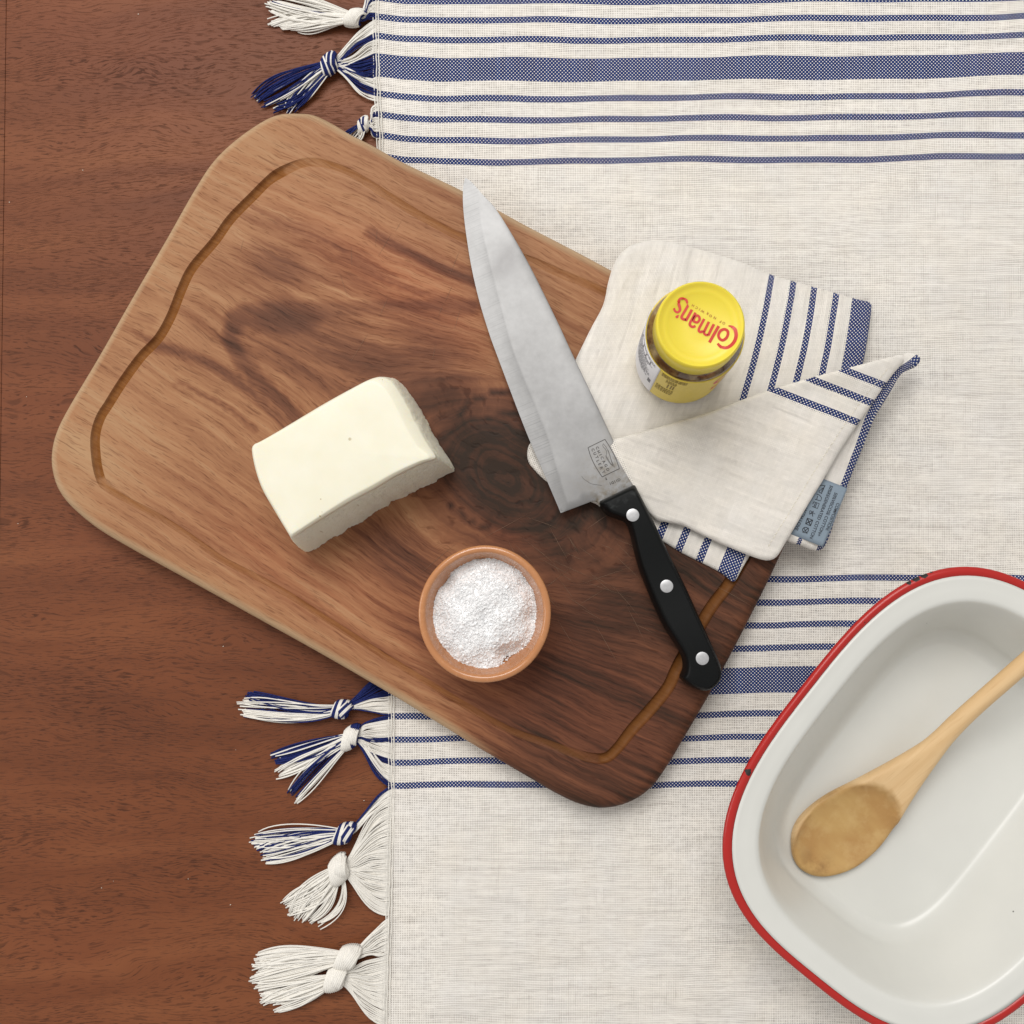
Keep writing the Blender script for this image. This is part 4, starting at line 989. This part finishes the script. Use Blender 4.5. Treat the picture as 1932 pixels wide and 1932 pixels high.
lstroke([(1160, 742), (1100, 855), (1045, 970)], w=56); lstroke([(1058, 692), (1010, 790), (955, 900)], w=54); lstroke([(962, 634), (905, 740), (858, 830), (855, 880), (892, 902), (935, 880)], w=52); lstroke([(955, 890), (962, 932), (1000, 962), (1045, 962)], w=48)
lstroke([(855, 588), (868, 645), (830, 700), (785, 700), (742, 670), (765, 605), (812, 565)], True, 52)
lstroke([(785, 505), (735, 600), (685, 690), (668, 745), (690, 782), (735, 798), (785, 778)], w=52)
lstroke([(712, 445), (650, 560), (585, 675)], w=56); lstroke([(632, 360), (570, 470), (510, 570), (502, 610), (535, 640), (590, 650)], w=54)
lstroke([(618, 315, 44), (600, 258, 50), (545, 222, 44), (470, 230, 46), (438, 300, 58), (460, 385, 60), (468, 455, 54), (425, 498, 48), (372, 478, 44), (345, 418, 46)])
lstroke([(612, 318), (622, 340), (632, 362)], w=18)
lstroke([(392, 615, 30), (404, 598, 62), (420, 578, 45), (445, 560, 18)])
g.obj("lid_lettering", RED, lid, smooth=False)
g = Geo()
for ch, c in zip("HCIWRONFO", [(735, 362), (808, 408), (868, 440), (932, 480), (1028, 522), (1092, 573), (1178, 615), (1295, 688), (1360, 722)]):
    q = P2([zl(*c)], LZT)[0]; put_text(g, ch, [q[0], q[1], 0], math.radians(180 - 29.5), 54 * LS, None, .022, zlid)
g.obj("lid_small_lettering", BRN, lid, smooth=False)
# sticker and print on the label, bent round the jar
def cyl(a, z, r): return np.stack([jc[0] + r * np.cos(a), jc[1] + r * np.sin(a), JZ + z], -1)
def patch(a0, a1, z0, z1, r, nr=24, corner=0.0):
    a = np.linspace(a0, a1, nr)
    v = np.concatenate([cyl(a, np.full(nr, z1), r), cyl(a, np.full(nr, z0), r), cyl(a, np.full(nr, z1), r - .0003), cyl(a, np.full(nr, z0), r - .0003)])
    f = [[i, nr + i, nr + i + 1, i + 1] for i in range(nr - 1)] + [[2 * nr + i, i, i + 1, 2 * nr + i + 1] for i in range(nr - 1)] + [[0, 2 * nr, 3 * nr, nr], [nr - 1, 2 * nr - 1, 4 * nr - 1, 3 * nr - 1]]
    return v, f
STK = plain("white_sticker", (0.74, 0.73, 0.74), .5)
A0, A1 = math.radians(150), math.radians(226)
v, f = patch(A0, A1, .0082, LABT + .0006, BR + .00075, 28); stk = mk("sticker", v, f, STK, plab, label="white ingredients sticker")
GREY = plain("grey_print", (0.17, 0.17, 0.19), .6); OLV = plain("olive_print", (0.26, 0.17, 0.012), .6)
def fine_print(name, mat, par, rows, r):
    g = Geo()
    for (a0, a1, z, h) in rows:
        a = a0
        while a < a1 - .004:
            w = min(rng.uniform(.02, .075), a1 - a)
            vv2, ff2 = patch(a, a + w, z - h / 2, z + h / 2, r, 4); g.add(vv2, ff2[:3]); a += w + rng.uniform(.008, .02)
    g.obj(name, mat, par, smooth=False, kind="stuff")
R_ = math.radians
zt0 = LABT - .002
fine_print("sticker_print", GREY, stk, [(R_(160), R_(219), zt0 - .0022 * k, .0011) for k in range(2)] + [(R_(160), R_(rng.uniform(200, 219)), zt0 - .0110 - .0027 * k, .0013) for k in range(11)], BR + .0009)
g = Geo()
for a, z0, z1 in ((176, .0096, .0040), (188, .0096, .0040), (199, .0096, .0040), (210, .0096, .0040)):
    v, f = patch(R_(a), R_(a) + .028, zt0 - z0, zt0 - z1 + .0004, BR + .0009, 3); g.add(v, f[:2])
v, f = patch(R_(170), R_(216), zt0 - .0100, zt0 - .0092, BR + .0009, 16); g.add(v, f[:15])
v, f = patch(R_(216), R_(221), zt0 - .042, zt0 - .034, BR + .0009, 3); g.add(v, f[:2])
g.obj("sticker_table", GREY, stk, smooth=False, kind="stuff")
fine_print("label_print", OLV, plab, [(R_(230), R_(262), zt0 - .0005 - .0024 * k, .0013) for k in range(3)] + [(R_(238), R_(252), zt0 - .0090 - .0024 * k, .0012) for k in range(3)] + [(R_(229), R_(252), zt0 - .030 - .0032 * k, .0017) for k in range(4)], BR + .0006)
g = Geo()
for a in (242, 246, 249):
    v, f = patch(R_(a), R_(a) + .03, zt0 - .026, zt0 - .0165, BR + .0006, 3); g.add(v, f[:2])
g.obj("label_barcode", OLV, plab, smooth=False)
g = Geo()
def cyl_stroke(pts, w):
    p = spline(np.array(pts, float), False, 6); n = len(p); t = np.gradient(p * [1, 1.0], axis=0)
    # p: (arc length m, height m)
    nr = np.stack([-t[:, 1], t[:, 0]], 1); nr /= np.linalg.norm(nr, axis=1)[:, None] + 1e-12
    l, r = p + nr * w / 2, p - nr * w / 2
    v = np.vstack([cyl(l[:, 0] / BR, l[:, 1], BR + .0006), cyl(r[:, 0] / BR, r[:, 1], BR + .0006)])
    g.add(v, [[i, n + i, n + i + 1, i + 1] for i in range(n - 1)])
aC = R_(312) * BR; zC = zt0 - .012
cyl_stroke([(aC + .006 * math.cos(t), zC + .0085 * math.sin(t)) for t in np.linspace(.7, 5.6, 10)], .0024)
aO = R_(334) * BR
cyl_stroke([(aO + .0035 * math.cos(t), zC - .001 + .0055 * math.sin(t)) for t in np.linspace(0, 6.28, 12)], .0022)
aM = R_(303) * BR; zM = zt0 - .034
cyl_stroke([(aM, zM - .004), (aM, zM + .004)], .0022); cyl_stroke([(aM, zM + .004), (aM + .004, zM - .002), (aM + .008, zM + .004)], .002); cyl_stroke([(aM + .008, zM + .004), (aM + .008, zM - .004)], .0022)
g.obj("label_lettering", RED, plab, smooth=False)

# ================================================================== ENAMEL DISH
DZ = .0030; DRZ = .057
dc_ = P(1792.6, 1512, DRZ); E2 = np.array([.62, .784]); N2_ = np.array([.784, -.62])
sR = float(np.linalg.norm(P(1793.6, 1512, DRZ)[:2] - P(1792.6, 1512, DRZ)[:2]))
AN, AE = 352 * sR, 437 * sR
dish = thing("enamel_dish", "white enamel baking dish with a chipped red rim, standing on the cloth", "baking dish", (float(dc_[0]), float(dc_[1]), DZ))
def srings(rings, n=160):
    a = np.linspace(0, 2 * np.pi, n, endpoint=False); v = []
    for an, ae, z, p in rings:
        c, s = np.cos(a), np.sin(a)
        k = (np.abs(c) ** p + np.abs(s) ** p) ** (-1 / p)
        q = np.outer(an * k * c, N2_) + np.outer(ae * k * s, E2)
        wz = .0005 * np.sin(2 * a + 1) + .0003 * np.sin(5 * a)
        v.append(np.c_[q + dc_[:2], z + wz * (z / .057)])
    f = [[k * n + i, k * n + (i + 1) % n, (k + 1) * n + (i + 1) % n, (k + 1) * n + i] for k in range(len(rings) - 1) for i in range(n)]
    return np.concatenate(v), f, n
FN, FE = .0550, .0855
def rg(o, z, p=3.0): return (AN - o, AE - o, z, p)
flange = .0062
ring_in = [rg(.0046, DRZ - .0004), rg(.0066, DRZ - .0009), rg(.0110, DRZ - .0012), rg(.0154, DRZ - .0015), rg(.0170, DRZ - .0020), rg(.0181, DRZ - .0032), rg(.0191, DRZ - .0055), rg(.0206, DRZ - .0090)]
o0 = ring_in[-1]; zf0 = DZ + .0014
for t in np.linspace(.12, .82, 8):
    ring_in.append((o0[0] + (FN + .004 - o0[0]) * t, o0[1] + (FE + .004 - o0[1]) * t, (DRZ - .0090) + (zf0 + .004 - (DRZ - .0090)) * t, 3.0 + .8 * t))
la = ring_in[-1]; xa, xc, xb = la[0] - FN, .0017, -.0030
for t in np.linspace(.14, 1, 8):
    x_ = (1 - t) ** 2 * xa + 2 * t * (1 - t) * xc + t * t * xb; z_ = (1 - t) ** 2 * la[2] + (2 * t * (1 - t) + t * t) * zf0
    ring_in.append((FN + x_, FE + x_, z_, la[3] + .2 * t))
ring_in += [(FN * .6, FE * .6, zf0, 3.6), (FN * .2, FE * .2, zf0, 3.4), (FN * .02, FE * .02, zf0, 3.2)]
out = [(FN * .02, FE * .02, DZ, 2.5), (FN + .001, FE + .001, DZ, 3.8), (FN + .006, FE + .006, DZ + .0035, 3.8)]
out += [(o0[0] + (FN + .007 - o0[0]) * (1 - t) + .0012, o0[1] + (FE + .007 - o0[1]) * (1 - t) + .0012, DZ + .005 + (DRZ - .0105 - DZ - .005) * t, 3.4 - .4 * t) for t in np.linspace(.1, 1, 6)]
out += [rg(.0172, DRZ - .0048), rg(.0120, DRZ - .0036), rg(.0058, DRZ - .0030)]
v, f, n = srings(out + ring_in[::1])
def enamel(name, col, chips):
    m = Mat(name); co = m.objco(); x, y, z = m.sep(co)
    n2 = m.noise(co, 30, 3); c = m.mix(m.rng(n2, .35, .65), tuple(q * .97 for q in col), col)
    vd = m.voro(co, 42); pick = m.noise(co, 11, 1)
    sp_ = m.math('MULTIPLY', m.rng(vd, .016, .026, 1, 0), m.rng(pick, .42, .44))
    mask = m.math('MULTIPLY', sp_, .85)
    for (cx, cy, cz, r) in chips:
        d = m.add('ShaderNodeVectorMath', {0: co, 1: (cx, cy, cz)}, operation='DISTANCE').outputs['Value']
        d = m.math('ADD', d, m.math('MULTIPLY', m.math('SUBTRACT', m.noise(co, 500, 3), .5), r * 1.1))
        mask = m.math('MAXIMUM', mask, m.math('LESS_THAN', d, r))
    c = m.mix(mask, c, (.018, .015, .014))
    return m.out(m.bsdf(c, m.rng(mask, 0, 1, .27, .6), m.bump(m.math('ADD', m.noise(co, 70, 2), m.math('MULTIPLY', mask, -.5)), .05, .002), Specular_IOR_Level=.42))
f += [list(range(n))[::-1], [(len(out) + len(ring_in) - 1) * n + i for i in range(n)]]
mk("dish_body", v, f, enamel("white_enamel", (0.69, 0.69, 0.65), []), dish)
rr_ = .0025
th = np.linspace(math.radians(232), math.radians(-78), 13)
roll = [(AN - rr_ + rr_ * math.cos(t) , AE - rr_ + rr_ * math.cos(t), DRZ - .0022 + rr_ * .85 * math.sin(t), 3.0) for t in th]
v, f, n = srings(roll)
# ragged inner edge of the red
a = np.linspace(0, 2 * np.pi, n, endpoint=False)
v[:n, :2] += (v[:n, :2] - dc_[:2]) * (.0018 * np.sin(a * 23) * np.sin(a * 11))[:, None]
chips = []
for (cx, cy), r in (((1728, 1090), .0022), ((1742, 1083), .0022), ((1714, 1097), .0017), ((1412, 1456), .0020), ((1757, 1077), .0014)):
    q = P(cx, cy, DRZ - .001); chips.append((float(q[0] - dc_[0]), float(q[1] - dc_[1]), float(q[2] - DZ), r))
mk("rim", v, f[::-1], enamel("red_enamel", (0.43, 0.018, 0.014), chips), dish, label="rolled red rim with dark chips")

# ================================================================== WOODEN SPOON
spn = thing("wooden_spoon", "pale wooden spoon with darker stained bowl, lying in the enamel dish", "spoon", tuple(P(1590, 1580, DZ + .004)))
SPO = [(1494, 1592), (1499, 1562), (1519, 1533), (1560, 1501), (1620, 1470), (1680, 1438), (1738, 1404), (1768, 1380), (1800, 1349), (1860, 1296), (1932, 1233), (2010, 1165), (2075, 1110), (2098, 1100), (2108, 1112), (2100, 1132), (2035, 1190), (1932, 1280), (1850, 1352), (1803, 1400), (1770, 1443), (1742, 1482), (1718, 1518), (1692, 1560), (1662, 1603), (1622, 1638), (1582, 1655), (1545, 1658), (1515, 1645), (1499, 1622)]
sA, sB = np.array([1520., 1630.]), np.array([2090., 1115.]); sd = (sB - sA) / np.linalg.norm(sB - sA)
wA, wB = P2([sA], DZ + .012)[0], P2([sB], .068)[0]; wd = (wB - wA); wL = np.linalg.norm(wd); wd = wd / wL
def spz(q):
    s = np.clip((q - wA) @ wd / wL, -.1, 1.05); return DZ + .0055 + .050 * smooth01(.10, 1.25, s) * 1.0 + .012 * np.clip(s - .1, 0, 1)
spoly2 = ccw(resample(P2f(spline(SPO, True, 8), lambda q: spz(q) + .003), .0018))
xy, tris, d = sheet(spoly2, .0032, (.0002, .0007, .0015, .0027, .0042))
s_ = np.clip((xy - wA) @ wd / wL, 0, 1); zc = spz(xy)
bcx = P2f([(1590, 1575)], spz)[0]; du = (xy - bcx) @ wd; dvv = (xy - bcx) @ np.array([-wd[1], wd[0]])
el = np.sqrt((du / .0365) ** 2 + (dvv / .0245) ** 2)
tk = np.interp(s_, [0, .2, .38, .5, 1], [.0060, .0062, .0056, .0052, .0058])
dishd = .0062 * np.clip(1 - el ** 2, 0, 1) ** .55
zt_ = zc + tk * roundprof(d, np.interp(s_, [0, .3, .5], [.0026, .0035, .0062])) - np.where(el < 1, dishd, 0)
zb_ = zc - np.where(s_ < .4, .0040, .0045) * roundprof(d, .006)
zb_ = np.maximum(zb_, DZ + .0022); zb_ = np.where(d < 1e-7, zt_, np.minimum(zb_, zt_ - .0012 * (d > 0)))
stain = smooth01(1.08, .96, el); pxs = PX(np.c_[xy, zt_])
spot = np.exp(-((pxs[:, 0] - 1530) ** 2 + (pxs[:, 1] - 1628) ** 2) / 26 ** 2) + .8 * np.exp(-((pxs[:, 0] - 1558) ** 2 + (pxs[:, 1] - 1640) ** 2) / 20 ** 2) + .7 * np.exp(-((pxs[:, 0] - 1692) ** 2 + (pxs[:, 1] - 1545) ** 2) / 22 ** 2)
spot = np.maximum(spot, .6 * np.exp(-((el - .98) / .05) ** 2))
def spoon_mat():
    m = Mat("beech_wood"); s, t, w = m.sep(m.attr('gr')['Vector']); stn = m.attr('stain')['Fac']; sp = m.attr('spot')['Fac']
    g = m.comb(s, t); n1 = m.noise(m.scale(g, 9, 160), 1.0, 3); n2 = m.noise(m.scale(g, 60, 900), 1.0, 2); co = m.objco(); n3 = m.noise(co, 90, 4, .6); n4 = m.noise(m.scale(g, 55, 25), 1.0, 3)
    c = m.mix(m.rng(n1, .3, .7), (0.66, 0.435, 0.215), (0.75, 0.53, 0.29))
    c = m.mix(m.rng(n2, .55, .75, 0, .35), c, (.5, .29, .12))
    sc_ = m.mix(m.rng(n4, .38, .62), (0.52, 0.325, 0.115), (0.43, 0.235, 0.075))
    sc_ = m.mix(m.rng(n3, .5, .7, 0, .5), sc_, (0.60, 0.41, 0.175))
    c = m.mix(m.math('MULTIPLY', stn, .92), c, sc_)
    c = m.mix(m.math('MULTIPLY', sp, m.rng(n3, .4, .65, .05, .8)), c, (.22, .10, .03))
    return m.out(m.bsdf(c, .5, m.bump(n2, .15, .0003), Specular_IOR_Level=.35))
v, f = closed_shell(xy, tris, zt_, zb_)
gr = np.stack([du, dvv, 0 * du], 1)
mk("spoon", v, f, spoon_mat(), spn, attrs={'gr': np.vstack([gr, gr]), 'stain': dd(stain), 'spot': dd(np.clip(spot, 0, 1))}, merge=1e-8)
